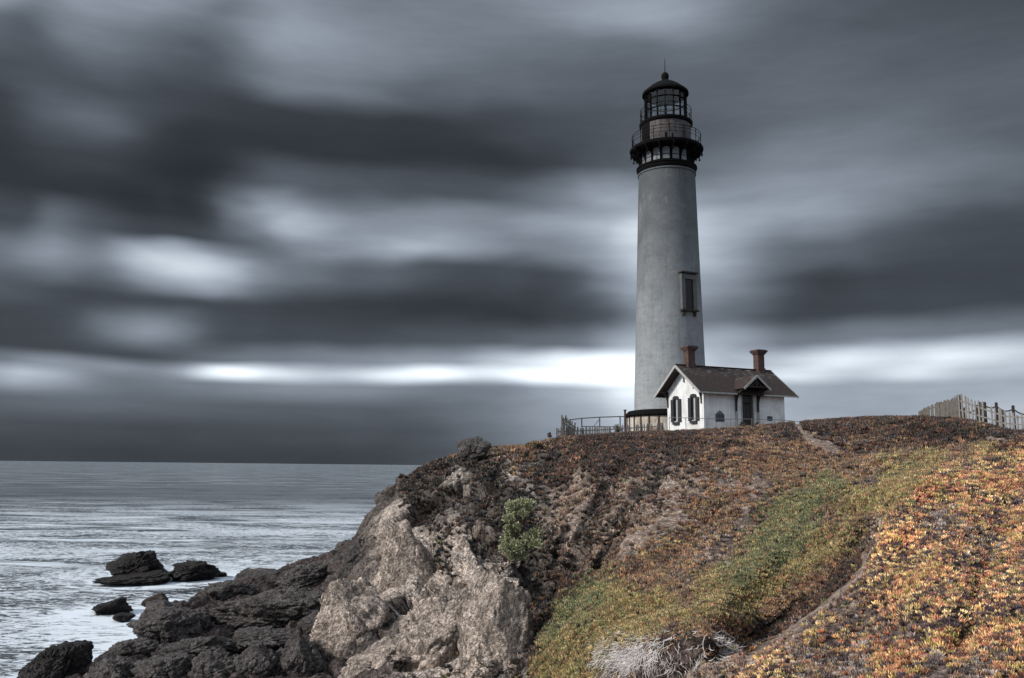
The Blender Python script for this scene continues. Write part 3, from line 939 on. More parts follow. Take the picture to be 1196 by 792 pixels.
disp_rock = 0.85 * A1 - .35 * (1 - sstep(e1, 0, .05)) + .30 * A2 - .20 * (1 - sstep(e2, 0, .06)) + .07 * A3 - .05 * (1 - sstep(e3, 0, .1)) + 0.16 * rid + 0.08 * fbm(q / 0.5, 4, 61)
# tidal ledges: long upturned beds
qb = q @ np.array(Matrix.Rotation(R(-58), 3, 'Z')).T
beds = ridged(qb / np.array([7.5, 1.5, 3.0]) + .25 * fbm(q / 3, 3, 77)[..., None], 4, 71)
disp_bed = 0.95 * (beds - 0.45) + 0.5 * block + 0.15 * fbm(q / 0.5, 3, 81)
isK = np.clip(W['K'], 0, 1) * sstep(-GX, -470, -400)
disp_soil = 0.55 * fbm(q / 3.4, 3, 91) + 0.20 * fbm(q / 1.3, 2, 92) + 0.10 * fbm(q / 0.7, 3, 93) + .03 * fbm(q / .22, 2, 95)
# keep plateau and ridge lines from drifting off
scaleD = np.clip(GD / 45.0, 0.22, 1.0)
crest = np.exp(-((tt - 12) / 0.45) ** 2)[:, None]
damp = 1 - 0.75 * crest
plate = 1 - sstep(tt, 11.9, 12.3)[:, None] * 0.85
disp = ((rk - isK * rk) * disp_rock * 0.85 + isK * disp_bed + (1 - rk) * disp_soil * np.clip(.42 / scaleD, 1, 9)) * scaleD * damp * plate
P2 = P + N * disp[..., None]
ND = normals(P2)
ND = np.where((ND[..., 2] < 0)[..., None], -ND, ND)
me = grid_mesh('headland', P2, {'rock': rockm}, {'gcol': gcol}, smooth=True)
head = link('headland', me, M['ground'])
tag(head, 'rocky headland with pale cliff face, vegetated slope and tidal ledges', 'headland', kind='structure')


def ground_z(x, y):
    """height of the headland at a map position"""
    px = CX + F * x / (y / math.cos(PITCH)) if False else None
    return None


_tr = np.argmin(np.abs(tt - 12.0))
_plz = P2[_tr:, :, :].reshape(-1, 3)
kd = KDTree(len(_plz))
for i, p in enumerate(_plz):
    kd.insert((p[0], p[1], 0), i)
kd.balance()


def plateau_z(x, y):
    r = kd.find_n((x, y, 0), 4)
    return sum(_plz[i][2] for _, i, _ in r) / 4


# full search for things standing on the slope in front of the crest
sub = P2[::3, ::3].reshape(-1, 3)
kd_all = KDTree(len(sub))
for i, p in enumerate(sub):
    kd_all.insert((p[0], p[1], 0), i)
kd_all.balance()


def any_z(x, y):
    r = kd_all.find_n((x, y, 0), 4)
    return sum(sub[i][2] for _, i, _ in r) / 4


# ------------------------------------------------------------------ sea
th = np.concatenate([np.linspace(-math.pi, R(-42), 60, endpoint=False), np.linspace(R(-42), R(12), 620, endpoint=False), np.linspace(R(12), math.pi, 90)])
rr = np.concatenate([np.array([1.0, 12.0, 24.0]), np.geomspace(32, 260, 330), np.geomspace(270, 30000, 60)])
TH, RR = np.meshgrid(th, rr)
SX, SY = RR * np.sin(TH), RR * np.cos(TH)
SP = np.stack([SX, SY, np.zeros_like(SX)], -1)
fade = np.clip(1 - (RR - 120) / 130, 0, 1) * sstep(RR, 24, 32)
sw = 0.07 * fbm(np.stack([SX / 9, SY / 5, SX * 0], -1), 4, 7) + 0.03 * fbm(np.stack([SX / 1.6, SY / 1.1, SX * 0], -1), 2, 9)
SP[..., 2] = sw * fade
shorepts = [tuple(p) for p in P2[(np.abs(P2[..., 2]) < 0.25) & (GX < 760)][::12]]
SEA_ROCK_PTS = []
M_sea = None


def m_sea():
    m, t = newmat('sea_water')
    g = t.add('ShaderNodeNewGeometry').outputs['Position']
    sh = t.add('ShaderNodeAttribute', attribute_name='shore').outputs['Fac']
    far = t.add('ShaderNodeSeparateXYZ', {0: g}).outputs[1]
    w1 = t.noise(t.mapping(g, (0.10, 0.26, 1), (0, 0, 0), (0, 0, R(12))), 1.0, 5, 0.6, 0.4)
    w2 = t.noise(t.mapping(g, (1.1, 2.1, 1), (3, 1, 0), (0, 0, R(-8))), 1.0, 7, 0.72, 0.8)
    w3 = t.noise(t.mapping(g, (0.02, 0.035, 1)), 1.0, 9, 0.75)
    w4 = t.noise(t.mapping(g, (2.6, 4.2, 1), (3, 1, 0)), 1.0, 3, 0.6, 0.5)
    h = t.m('ADD', t.m('MULTIPLY', w1, 1.7), t.m('MULTIPLY', w2, 0.9))
    h = t.m('ADD', h, t.m('MULTIPLY', w4, 0.12))
    nrm = t.bump(h, 0.9, 0.9)
    # foam: wash round rocks, drifting lanes; ripples whitened to paint in glints
    lanes = t.noise(t.mapping(g, (0.035, 0.13, 1), (5, 0, 0), (0, 0, R(11))), 1.0, 8, 0.72, 1.0)
    band = t.m('MULTIPLY', t.rng(far, 75, 100, 0, 1), t.rng(far, 150, 300, 1, 0))
    f1_ = t.m('MULTIPLY', t.rng(lanes, 0.46, 0.68, 0, 0.85), t.m('ADD', t.m('MULTIPLY', band, 1.0), 0.18))
    patch = t.rng(t.noise(t.mapping(g, (0.03, 0.06, 1), (1, 7, 0)), 1.0, 5, 0.65, 0.6), 0.34, 0.64)
    rip_glint = t.rng(t.m('ADD', w2, t.m('MULTIPLY', t.m('SUBTRACT', patch, 0.5), 0.16)), 0.50, 0.57, 0.0, 1.0)
    f2_ = t.m('MULTIPLY', rip_glint, t.rng(far, 110, 300, 0.85, 0.12))
    far2 = t.m('MULTIPLY', t.rng(w3, 0.42, 0.62, 0.0, 0.24), t.rng(far, 180, 500, 0, 1))
    swl = t.noise(t.mapping(g, (0.28, 0.7, 1), (2, 2, 0), (0, 0, R(18))), 1.0, 8, 0.75, 1.6)
    wash = t.m('MULTIPLY', t.rng(sh, 0.05, 0.5, 0.3, 1.0), t.rng(t.m('ADD', swl, t.m('MULTIPLY', sh, 0.22)), 0.57, 0.68))
    rim = t.m('MULTIPLY', t.rng(sh, 0.50, 0.80), t.rng(swl, 0.40, 0.56, 0.2, 1.0))
    fm = t.m('MAXIMUM', t.m('MAXIMUM', t.m('MAXIMUM', f1_, far2), f2_), t.m('MULTIPLY', t.m('MAXIMUM', wash, rim), 0.97))
    col = t.mix(w3, (0.030, 0.040, 0.050), (0.055, 0.070, 0.084))
    b = t.add('ShaderNodeBsdfPrincipled', {'Base Color': col, 'Roughness': 0.22, 'IOR': 1.33, 'Normal': nrm, 'Specular IOR Level': 0.7})
    foam = t.add('ShaderNodeBsdfPrincipled', {'Base Color': (0.80, 0.88, 0.97, 1), 'Roughness': 0.6})
    mx = t.add('ShaderNodeMixShader', {0: fm, 1: b.outputs[0], 2: foam.outputs[0]})
    t.add('ShaderNodeOutputMaterial', {'Surface': mx.outputs[0]})
    return m


M['sea'] = m_sea()


def build_sea():
    pts = shorepts + SEA_ROCK_PTS
    k2 = KDTree(len(pts))
    for i, p in enumerate(pts):
        k2.insert((p[0], p[1], 0), i)
    k2.balance()
    sh = np.zeros_like(SX)
    for i in range(SX.shape[0]):
        if not 30 < rr[i] < 190:
            continue
        for j in range(SX.shape[1]):
            if not R(-40) < th[j] < R(6):
                continue
            d = k2.find((SX[i, j], SY[i, j], 0))[2]
            sh[i, j] = math.exp(-d / 3.2)
    # backwash in the lee of the ledges, doubling as painted silver glare
    px_, py_ = proj(SP)
    lee = .42 * np.exp(-((px_ - 380) / 110) ** 2 - ((py_ - 615) / 30) ** 2) * (RR > 60) + .45 * np.exp(-((px_ - 280) / 90) ** 2 - ((py_ - 655) / 16) ** 2) * (RR > 60) \
        + .4 * np.exp(-((px_ - 90) / 90) ** 2 - ((py_ - 740) / 26) ** 2) * (RR > 40)
    sh = np.clip(sh + 0.95 * lee, 0, 1)
    me = grid_mesh('sea', SP, {'shore': sh}, smooth=True, flip=True)
    o = link('sea', me, M['sea'])
    tag(o, 'grey ocean with foam lanes reaching the horizon', 'sea', kind='structure')


# ------------------------------------------------------------------ boulders
def boulder(name, px, py_base, wpx, hpx, mat, label, seed, D=None, z0=None, deep=0.9, tilt=0.0, rough=1.0, group=None, cat='rock', sub=6, flat=0.0, sink=0.25):
    """an angular stone; py_base is the bearing of its foot"""
    horizon = float(proj(np.array([(px - CX) / F * 1e5, 1e5, HC]))[1])
    if D is None:
        z0 = 0.0 if z0 is None else z0
        D = (HC - z0) * 1000.0 / (py_base - horizon)
        for _ in range(3):
            D *= (HC - z0) / (HC - unproj(px, py_base, D)[2])
    base = unproj(px, py_base, D)
    s = mpp(px, py_base, D)
    wx_, hz = wpx * s / 2, hpx * s
    r = random.Random(seed)
    bm = bmesh.new()
    bmesh.ops.create_icosphere(bm, subdivisions=sub, radius=1.0)
    co = np.array([v.co[:] for v in bm.verts])
    pl = []
    for k in range(15):
        n = Vector((r.gauss(0, 1), r.gauss(0, 1), r.gauss(0, .9) + .1)).normalized()
        pl.append((n, r.uniform(0.72, 1.0)))
    rad = np.full(len(co), 1.25)
    for n, d in pl:
        c = co @ np.array(n)
        with np.errstate(divide='ignore'):
            cand = np.where(c > 0.05, d / np.maximum(c, 0.05), 9)
        k = 0.10
        h = np.clip(0.5 + 0.5 * (cand - rad) / k, 0, 1)
        rad = cand * (1 - h) + rad * h - k * h * (1 - h)
    Q = co * rad[:, None]
    sc = np.array([wx_, wx_ * deep, hz * (1 + sink) / 1.0])
    nn = 1 + rough * (0.10 * fbm(Q * 1.3 + seed * 3.1, 4, seed) + 0.07 * ridged(Q * 3.2 + seed, 4, seed + 3) - 0.03)
    w1_, w2_, wc_ = worley(Q * 1.5 + .25 * fbm(Q * 2, 2, seed)[:, None] + seed * 1.7, seed)
    nn = nn + rough * ((wc_ - .5) * .07 - .05 * (1 - sstep(w2_ - w1_, 0, .13)))
    w1_, w2_, wc_ = worley(Q * 3.6 + .3 * fbm(Q * 3, 2, seed)[:, None] + seed * .7, seed + 9)
    nn = nn + rough * ((wc_ - .5) * .035 - .03 * (1 - sstep(w2_ - w1_, 0, .14)) + .035 * fbm(Q * 9, 3, seed + 5))
    bq = Q @ np.array(Matrix.Rotation(.6, 3, 'Y')).T * np.array([.8, 1.2, 4.5])
    fa1, fe1 = facets(Q * 1.35 + .12 * fbm(Q * 2, 2, seed)[:, None] + seed * 1.3, seed + 31)
    fa2, fe2 = facets(Q * 3.3 + .12 * fbm(Q * 4, 2, seed)[:, None] + seed * 2.3, seed + 32)
    nn = nn + .085 * fa1 - .05 * (1 - sstep(fe1, 0, .08)) + .03 * fa2 - .02 * (1 - sstep(fe2, 0, .1))
    nn = nn + rough * .04 * (ridged(bq + .3 * fbm(Q * 2, 2, seed)[:, None], 3, seed + 2) - .5)
    Q = Q * nn[:, None] * sc * np.array([1, 1, 0.5])
    if flat:
        Q[:, 2] += flat * hz * np.tanh(Q[:, 0] / wx_)
    Q = Q @ np.array(Matrix.Rotation(tilt, 3, 'Y')).T
    # fit the size seen
    lo, hi = Q.min(0), Q.max(0)
    Q[:, 0] *= 2 * wx_ / (hi[0] - lo[0])
    Q[:, 2] = (Q[:, 2] - lo[2]) / (hi[2] - lo[2]) * hz * (1 + sink) - hz * sink
    for v, c in zip(bm.verts, Q):
        v.co = c
    me = bpy.data.meshes.new(name)
    bm.to_mesh(me)
    bm.free()
    o = link(name, me, mat, smooth=True)
    o.location = base
    if abs(base[2]) < 0.6:
        for k in range(14):
            a = k / 14 * 2 * math.pi
            SEA_ROCK_PTS.append((base[0] + wx_ * math.cos(a), base[1] + wx_ * deep * math.sin(a), 0))
    tag(o, label, cat, group)
    return o


SG = 'dark rocks standing in the surf'
bk = M['black_rock']
boulder('sea_rock', 160, 676, 66, 34, bk, 'tallest black rock standing alone in the surf, two-humped', 3, group=SG, flat=0.12, rough=1.6)
boulder('sea_rock', 160, 681, 82, 13, bk, 'low black slab of rock at the foot of the tallest rock in the surf', 4, group=SG, rough=1.6)
boulder('sea_rock', 229, 677, 54, 21, bk, 'weed-covered dark rock just right of the tallest rock in the surf', 5, group=SG, rough=2.4)
boulder('sea_rock', 129, 716, 54, 17, bk, 'low wedge-shaped black rock in open foam, nearer than the tallest one', 6, group=SG, flat=0.25, rough=1.8)
boulder('sea_rock', 181, 706, 33, 13, M['brown_rock'], 'small smooth brown rock leaning beside the shore ledge', 7, group=SG, flat=0.2)
boulder('sea_rock', 143, 725, 27, 9, bk, 'smallest flat black rock awash between the wedge-shaped rock and the shore', 8, group=SG)
boulder('sea_rock', 72, 797, 84, 46, bk, 'big rounded black rock at the tip of the ledges, bottom left', 9, group=SG, rough=1.2, sub=6)
boulder('sea_rock', 258, 673, 16, 5, bk, 'tiny rock barely breaking the surface right of the weed-covered rock', 10, group=SG)

BG = 'boulders on the tidal ledges'
dr = M['dark_rock']
pr = M['pale_rock']
BL = [  # px, foot row, width, height, mat, D, label, extra
    (207, 744, 104, 42, dr, 53, 'broad dark boulder at the seaward edge of the ledges, foam along its foot', dict(rough=1.7, deep=.8)),
    (318, 735, 168, 46, dr, 55, 'long dark outcrop in the middle of the ledges with a hollow underneath', dict(rough=1.6, deep=.5, sub=6)),
    (268, 700, 60, 22, dr, 64, 'low grey outcrop behind the long dark one, yellow weed on top', dict(rough=1.8)),
    (352, 690, 74, 32, dr, 68, 'slanting bedded outcrop at the back of the ledges', dict(rough=1.7, flat=.25)),
    (300, 684, 66, 20, dr, 72, 'smooth low dome of dark rock at the back edge of the ledges by the water', dict(rough=1.0)),
    (446, 640, 52, 46, dr, 66.5, 'steep dark crag on the seaward flank of the cliff above the ledges', dict(rough=1.6, flat=.3)),
    (424, 668, 62, 40, dr, 63, 'dark slab leaning on the cliff flank behind the biggest pale boulder', dict(rough=1.4, flat=.25)),
    (398, 672, 64, 32, dr, 76, 'jagged dark outcrop where the ledges meet the cliff foot', dict(rough=2.0, flat=.3)),
    (414, 652, 48, 22, dr, 84, 'dark spur reaching from the cliff into the pale surf', dict(rough=2.0)),
    (408, 772, 96, 94, pr, 46, 'biggest pale grey boulder, steep sided, leaning on the cliff foot', dict(rough=.45, deep=.8, sub=6, tilt=-.25)),
    (455, 800, 130, 52, pr, 42, 'pale slab with a rising crack at the bottom below the biggest pale boulder', dict(rough=.55, deep=.7, sub=6, flat=.3)),
    (574, 808, 92, 142, pr, 37.6, 'tall smooth pale buttress of rock at the cliff foot beside the green slope', dict(rough=.22, deep=.6, tilt=.12)),
    (505, 790, 104, 92, pr, 41.0, 'slanting pale slab propped against the tall smooth buttress', dict(rough=.3, deep=.5, flat=.5)),
    (483, 700, 86, 92, pr, 50.5, 'broad pale face of rock under the dark growth, above the biggest pale boulder', dict(rough=.3, deep=.4, flat=-.1)),
    (347, 800, 66, 62, dr, 44, 'tall dark boulder left of the biggest pale boulder', dict(rough=1.1, deep=.9, sub=6)),
    (296, 798, 58, 47, dr, 43.5, 'rounded dark boulder with a split side at the bottom edge, beside the tall one', dict(rough=1.0, sub=6)),
    (250, 800, 62, 40, dr, 43, 'low lumpy dark boulder at the bottom edge, second from the rounded split one', dict(rough=1.4, sub=6)),
    (192, 800, 84, 34, dr, 43, 'flat dark boulder at the bottom edge among wet ledges', dict(rough=1.6, sub=6)),
    (132, 800, 72, 30, dr, 43, 'dark wet boulder next to the big rounded black rock', dict(rough=1.7, sub=6)),
    (228, 768, 96, 26, dr, 48, 'ribbed dark outcrop below the broad seaward boulder', dict(rough=1.9, flat=.2)),
    (300, 757, 80, 22, dr, 50, 'dark low ledge block in front of the hollow of the long outcrop', dict(rough=1.6)),
    (150, 770, 66, 22, dr, 48.5, 'narrow dark ledge running out towards the surf', dict(rough=1.8)),
    (368, 742, 46, 30, dr, 52, 'dark block wedged behind the biggest pale boulder', dict(rough=1.3)),
]
for i, (px, pb, wd, hh, mt, D, lab, kw) in enumerate(BL):
    boulder('boulder', px, pb, wd, hh, mt, lab, 20 + i, D=D, group=BG, sink=.4, **kw)
boulder('boulder', 551, 534, 42, 25, M['dark_rock'], 'lone rounded grey boulder on top of the cliff edge against the sky', 55, D=67, cat='rock', rough=.2, sink=.3)
build_sea()

# ------------------------------------------------------------------ lighthouse
TD, TPX = 90.0, 783.6
ZG = 14.1


def tz(py, px=782.0):
    return float(unproj(px, py, TD)[2])


def tr(rp, py):
    return rp * mpp(782, py, TD)


tb = unproj(TPX, 499, TD)
TW = empty('lighthouse', (tb[0], tb[1], ZG - 0.3))
tag(TW, 'tall tapering grey-white brick lighthouse with black lantern gallery, behind the cottage', 'lighthouse')
z0 = ZG - 0.3


def L(py):
    return tz(py) - z0


ztop = L(207)
rb, rt = tr(43.5, 495), tr(32.6, 207)
prof = [(rb * 1.015, 0.0)]
for k in range(25):
    u = k / 24
    prof.append((rb + (rt - rb) * (u ** 0.92), 0.3 + (ztop - 0.3) * u))
prof += [(rt * 1.03, ztop + .05), (rt * 1.03, ztop + .22), (rt * 0.99, ztop + .24), (rt * .99, L(203.5))]
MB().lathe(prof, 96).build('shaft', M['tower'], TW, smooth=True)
# round annexe at the foot
ra = tr(52.5, 490)
ba = MB().lathe([(ra * .965, -0.5), (ra * .965, L(487.5))], 72).build('base_ring', M['base_wall'], TW, smooth=True)
MB().lathe([(ra * 1.0, L(488)), (ra * 1.02, L(486.5)), (ra * 1.0, L(484.5)), (ra * .93, L(481)), (rb * .9, L(479.5))], 72).build('ring_roof', M['black_iron'], ba, smooth=True)
pil = MB()
for k in range(28):
    a = 2 * math.pi * k / 28
    c, s_ = math.cos(a), math.sin(a)
    pil.beam((ra * .97 * c, ra * .97 * s_, -.4), (ra * .97 * c, ra * .97 * s_, L(488.2)), .16, .1, up=(c, s_, 0))
pil.build('rusty_rib', M['rust_iron'], ba)
# cornice under the watch room
rc = tr(34.0, 201)
MB().lathe([(rt * .98, L(204.5)), (rc * .97, L(203.6)), (rc, L(202)), (rc, L(199.6)), (rc * 1.03, L(199.2)), (rc * 1.03, L(197.6)), (rc * .94, L(196.8)), (rc * .85, L(196.5))], 72).build('cornice', M['black_iron'], TW, smooth=True)
# watch room
rw = tr(27.6, 188)
wr = MB().lathe([(rw, L(197)), (rw, L(177))], 72).build('watch_room', M['black_iron'], TW, smooth=True)
NW = 16
for k in range(NW):
    a = 2 * math.pi * (k + .5) / NW
    if k in (3, 14, 7):
        continue
    c, s_ = math.cos(a), math.sin(a)
    hw = rw * math.tan(math.pi / NW) * .74
    tdir = Vector((-s_, c, 0))
    n_ = Vector((c, s_, 0))
    p0 = n_ * (rw * 1.0)
    mb = MB()
    zA, zB = L(194.5), L(181)
    q4 = [p0 - tdir * hw + Vector((0, 0, zA)), p0 + tdir * hw + Vector((0, 0, zA)), p0 + tdir * hw + Vector((0, 0, zB - .12)), p0 + tdir * hw * .6 + Vector((0, 0, zB)), p0 - tdir * hw * .6 + Vector((0, 0, zB)), p0 - tdir * hw + Vector((0, 0, zB - .12))]
    mb.prism(q4, n_ * .05)
    pane = mb.build('window_panel', M['pale_pane'], wr)
    bar = MB().beam(p0 + n_ * .06 - tdir * hw + Vector((0, 0, L(189.5))), p0 + n_ * .06 + tdir * hw + Vector((0, 0, L(189.5))), .05, .06)
    bar.build('glazing_bar', M['black_iron'], wr)
# brackets
rg = tr(42.5, 175)
for k in range(16):
    a = 2 * math.pi * k / 16 + .02
    n_ = Vector((math.cos(a), math.sin(a), 0))
    t_ = Vector((-math.sin(a), math.cos(a), 0)) * .055
    pts = [n_ * (rw * .99) + Vector((0, 0, L(196.5))), n_ * (rw * 1.05) + Vector((0, 0, L(194))), n_ * (rw * 1.08) + Vector((0, 0, L(190))),
           n_ * (rw * 1.15) + Vector((0, 0, L(186))), n_ * (rg * .91) + Vector((0, 0, L(184))), n_ * (rg * .95) + Vector((0, 0, L(181))),
           n_ * (rg * .95) + Vector((0, 0, L(179.2))), n_ * (rw * .99) + Vector((0, 0, L(179.2)))]
    mb = MB().prism([p - t_ for p in pts], t_ * 2)
    e = n_ * (rg * .91)
    mb.tube([e + Vector((0, 0, L(184))), e + Vector((0, 0, L(186.2)))], .05, 8)
    mb.tube([e + Vector((0, 0, L(186.0))), e + Vector((0, 0, L(187.6)))], .13, 8, .06)
    e = n_ * (rg * .985)
    mb.tube([e + Vector((0, 0, L(179))), e + Vector((0, 0, L(182.2)))], .11, 8, .05)
    mb.build('bracket', M['black_iron'], TW)
MB().lathe([(rw * .98, L(181)), (rg * .90, L(180.4)), (rg * .985, L(178.8)), (rg * 1.0, L(176.4)), (rg * .985, L(175.6)), (rw * .9, L(174.6))], 72).build('gallery_deck', M['black_iron'], TW, smooth=True)


def ring(mb, r, z, rad, n=64):
    for k in range(n):
        a0, a1 = 2 * math.pi * k / n, 2 * math.pi * (k + 1) / n
        mb.tube([(r * math.cos(a0), r * math.sin(a0), z), (r * math.cos(a1), r * math.sin(a1), z)], rad, 6)


def railing(name, r, zb, zt, nposts, mids, rad=.035):
    mb = MB()
    ring(mb, r, zt, rad)
    for m_ in mids:
        ring(mb, r, zb + (zt - zb) * m_, rad * .7)
    for k in range(nposts):
        a = 2 * math.pi * (k + .3) / nposts
        mb.tube([(r * math.cos(a), r * math.sin(a), zb), (r * math.cos(a), r * math.sin(a), zt + .05)], rad * 1.15, 6)
    return mb.build(name, M['black_iron'], TW)


railing('gallery_railing', tr(39.6, 165), L(175.4), L(160.5), 14, (.5, .78), .032)
rl = tr(28.6, 158)
lw = MB().lathe([(rl * 1.02, L(175)), (rl * 1.02, L(173)), (rl, L(172.8)), (rl, L(148))], 72).build('lantern_wall', M['lantern_wall'], TW, smooth=True)
# iron door / dark plates on the seaward side
for (a0, a1, zz0, zz1, nm) in ((-172, -140, 173, 149, 'iron_door'), (-103, -98.5, 173, 165, 'hatch'), (-88, -85, 172, 166, 'hatch')):
    mb = MB()
    n = max(2, int((a1 - a0) / 5))
    A = [R(a0 + (a1 - a0) * i / n) for i in range(n + 1)]
    vs, fs = [], []
    for a in A:
        for rr_ in (rl * .99, rl * 1.018):
            for z in (L(zz0), L(zz1)):
                vs.append((rr_ * math.cos(a), rr_ * math.sin(a), z))
    for i in range(n):
        b0, b1 = i * 4, i * 4 + 4
        fs += [(b0 + 2, b1 + 2, b1 + 3, b0 + 3), (b0 + 3, b1 + 3, b1 + 1, b0 + 1), (b0, b1, b1 + 2, b0 + 2)]
    fs += [(0, 2, 3, 1), (n * 4, n * 4 + 1, n * 4 + 3, n * 4 + 2)]
    mb.add(vs, fs).build(nm, M['black_iron'], lw)
ru = tr(30.8, 145)
MB().lathe([(rl * .98, L(150)), (ru * .97, L(149)), (ru, L(147.4)), (ru, L(145.6)), (ru * .9, L(144.8)), (rl * .7, L(144.4))], 72).build('upper_deck', M['black_iron'], TW, smooth=True)
railing('lantern_railing', tr(29.4, 137), L(145.2), L(130.5), 12, (.38, .72), .03)
# lantern room
rn = tr(23.7, 125)
fr = MB()
zB, zT = L(145), L(108)
NM = 16
for k in range(NM):
    a = 2 * math.pi * (k + .5) / NM
    fr.beam((rn * math.cos(a), rn * math.sin(a), zB), (rn * math.cos(a), rn * math.sin(a), zT), .10, .16, up=(math.cos(a), math.sin(a), 0))
for z in (zB + .12, L(132.5), L(120.5), zT - .05):
    for k in range(NM):
        a0, a1 = 2 * math.pi * (k + .5) / NM, 2 * math.pi * (k + 1.5) / NM
        fr.beam((rn * math.cos(a0), rn * math.sin(a0), z), (rn * math.cos(a1), rn * math.sin(a1), z), .08, .10)
fr.build('lantern_frame', M['black_iron'], TW)
gl = MB()
rg2 = rn * .985
for k in range(NM):
    a0, a1 = 2 * math.pi * (k + .5) / NM, 2 * math.pi * (k + 1.5) / NM
    gl.add([(rg2 * math.cos(a0), rg2 * math.sin(a0), zB), (rg2 * math.cos(a1), rg2 * math.sin(a1), zB), (rg2 * math.cos(a1), rg2 * math.sin(a1), zT), (rg2 * math.cos(a0), rg2 * math.sin(a0), zT)], [(0, 1, 2, 3)])
gl.build('lantern_glass', M['glass'], TW)
MB().lathe([(.28, zB), (.34, zB + .5), (.16, zB + .7), (.16, zT)], 16).build('lens_pedestal', M['black_iron'], TW, smooth=True)
re_ = tr(26.6, 110)
MB().lathe([(rn * .3, L(102.5)), (rn * .98, L(107.6)), (re_ * .97, L(112.6)), (re_ * 1.01, L(111.8)), (re_ * 1.0, L(109.6)), (re_ * .95, L(108.4)), (re_ * .68, L(102.4)), (re_ * .48, L(99.0)), (re_ * .30, L(96.4)), (re_ * .18, L(95.0)), (re_ * .15, L(93.5))], 48).build('lantern_roof', M['black_iron'], TW, smooth=True)
rbll = tr(4.4, 89)
MB().lathe([(rbll * .75, L(95)), (rbll * .78, L(93)), (rbll * .98, L(91)), (rbll, L(89)), (rbll * .85, L(86.8)), (rbll * .5, L(85.2)), (.05, L(84.4))], 24).build('vent_ball', M['black_iron'], TW, smooth=True)
MB().tube([(0, 0, L(85)), (0, 0, L(68.5))], .05, 6, .022).build('lightning_rod', M['black_iron'], TW)


def tower_window(px, pyt, pyb, wpx):
    zc_ = L((pyt + pyb) / 2)
    u = (zc_ - .3) / (ztop - .3)
    rad = rb + (rt - rb) * u ** .92
    # bearing of the window on the round shaft
    axis = CX + (TPX - CX) * 1.0 - 2.0
    sx = (px - 782.0 + (0.02 * 0)) * mpp(782, (pyt + pyb) / 2, TD)
    view = math.atan2(tb[0], tb[1])
    ang = math.asin(max(-.95, min(.95, sx / rad)))
    a = -math.pi / 2 - view + ang
    n_ = Vector((math.cos(a), math.sin(a), 0))
    t_ = Vector((-n_.y, n_.x, 0))
    hw = wpx * mpp(782, pyt, TD) / 2 / max(.5, math.cos(ang))
    zt_, zb_ = L(pyt), L(pyb)
    lean = (rt - rb) / ztop
    def pt(s, z, out):
        return n_ * (rad + (z - zc_) * lean + out) + t_ * s + Vector((0, 0, z))
    fm = MB()
    wd = hw * .46
    fm.beam(pt(-hw + wd / 2, zb_, .0), pt(-hw + wd / 2, zt_ - .3, .0), wd, .5, up=n_)
    fm.beam(pt(hw - wd / 2, zb_, .0), pt(hw - wd / 2, zt_ - .3, .0), wd, .5, up=n_)
    fm.beam(pt(-hw * 1.02, zt_ - .55, .02), pt(hw * 1.02, zt_ - .55, .02), .5, .52, up=n_)
    win = fm.build('window', M['surround'], TW)
    MB().beam(pt(-hw * 1.15, zt_ - .12, .14), pt(hw * 1.15, zt_ - .12, .14), .62, .16).build('hood', M['dark_wood'], win)
    sl = MB().beam(pt(-hw * 1.1, zb_, .12), pt(hw * 1.1, zb_, .12), .55, .18)
    for s in (-.75, .75):
        sl.beam(pt(hw * s, zb_ - .1, .05), pt(hw * s, zb_ - .55, .0), .25, .3)
    sl.build('sill', M['dark_wood'], win)
    MB().beam(pt(0, zb_ + .09, -.08), pt(0, zt_ - .75, -.08), hw * 1.08, .4, up=n_).build('pane', M['dark_void'], win)


tower_window(803.6, 325, 369, 16.5)

# ------------------------------------------------------------------ cottage
HA = R(23)
hc = unproj(822.5, 500, 79.0)
H = empty('cottage', (hc[0], hc[1], ZG - 0.05), HA)
tag(H, 'small white cottage with brown gable roof and two brick chimneys before the lighthouse', 'cottage')
HL, HW = 9.36, 6.0
EO, RO = 0.8, 1.0
ZE, ZR = 3.88, 6.68                    # eave edge, ridge
sl = (ZR - ZE) / (HW / 2 + EO)
zwall = ZE + EO * sl - .12
# walls
wl = MB()
T = .3
def gable_wall(x0, x1):
    pts = [(x0, 0, -.6), (x0, HW, -.6), (x0, HW, zwall), (x0, HW / 2, zwall + sl * HW / 2), (x0, 0, zwall)]
    wl.prism(pts, (x1 - x0, 0, 0))
gable_wall(0, T)
gable_wall(HL - T, HL)
DX0, DX1, DH = 4.35, 5.60, 3.85        # door opening along the front
wl.box(T, DX0, 0, T, -.6, zwall)
wl.box(DX1, HL - T, 0, T, -.6, zwall)
wl.box(DX0, DX1, 0, T, DH, zwall)
wl.box(T, HL - T, HW - T, HW, -.6, zwall)
wl.build('wall', M['white_wall'], H)


def roof_plane(mb, a, b, c, d, th):
    """a-b along the eave, c-d along the ridge (d above a)"""
    a, b, c, d = map(Vector, (a, b, c, d))
    n = (b - a).cross(d - a).normalized()
    if n.z < 0:
        n = -n
    mb.prism([a, b, c, d], -n * th)


rf = MB()
roof_plane(rf, (-RO, -EO, ZE), (HL + RO, -EO, ZE), (HL + RO, HW / 2, ZR), (-RO, HW / 2, ZR), .11)
roof_plane(rf, (-RO, HW + EO, ZE), (HL + RO, HW + EO, ZE), (HL + RO, HW / 2, ZR - .004), (-RO, HW / 2, ZR - .004), .11)
roof = rf.build('roof', M['shingle'], H)


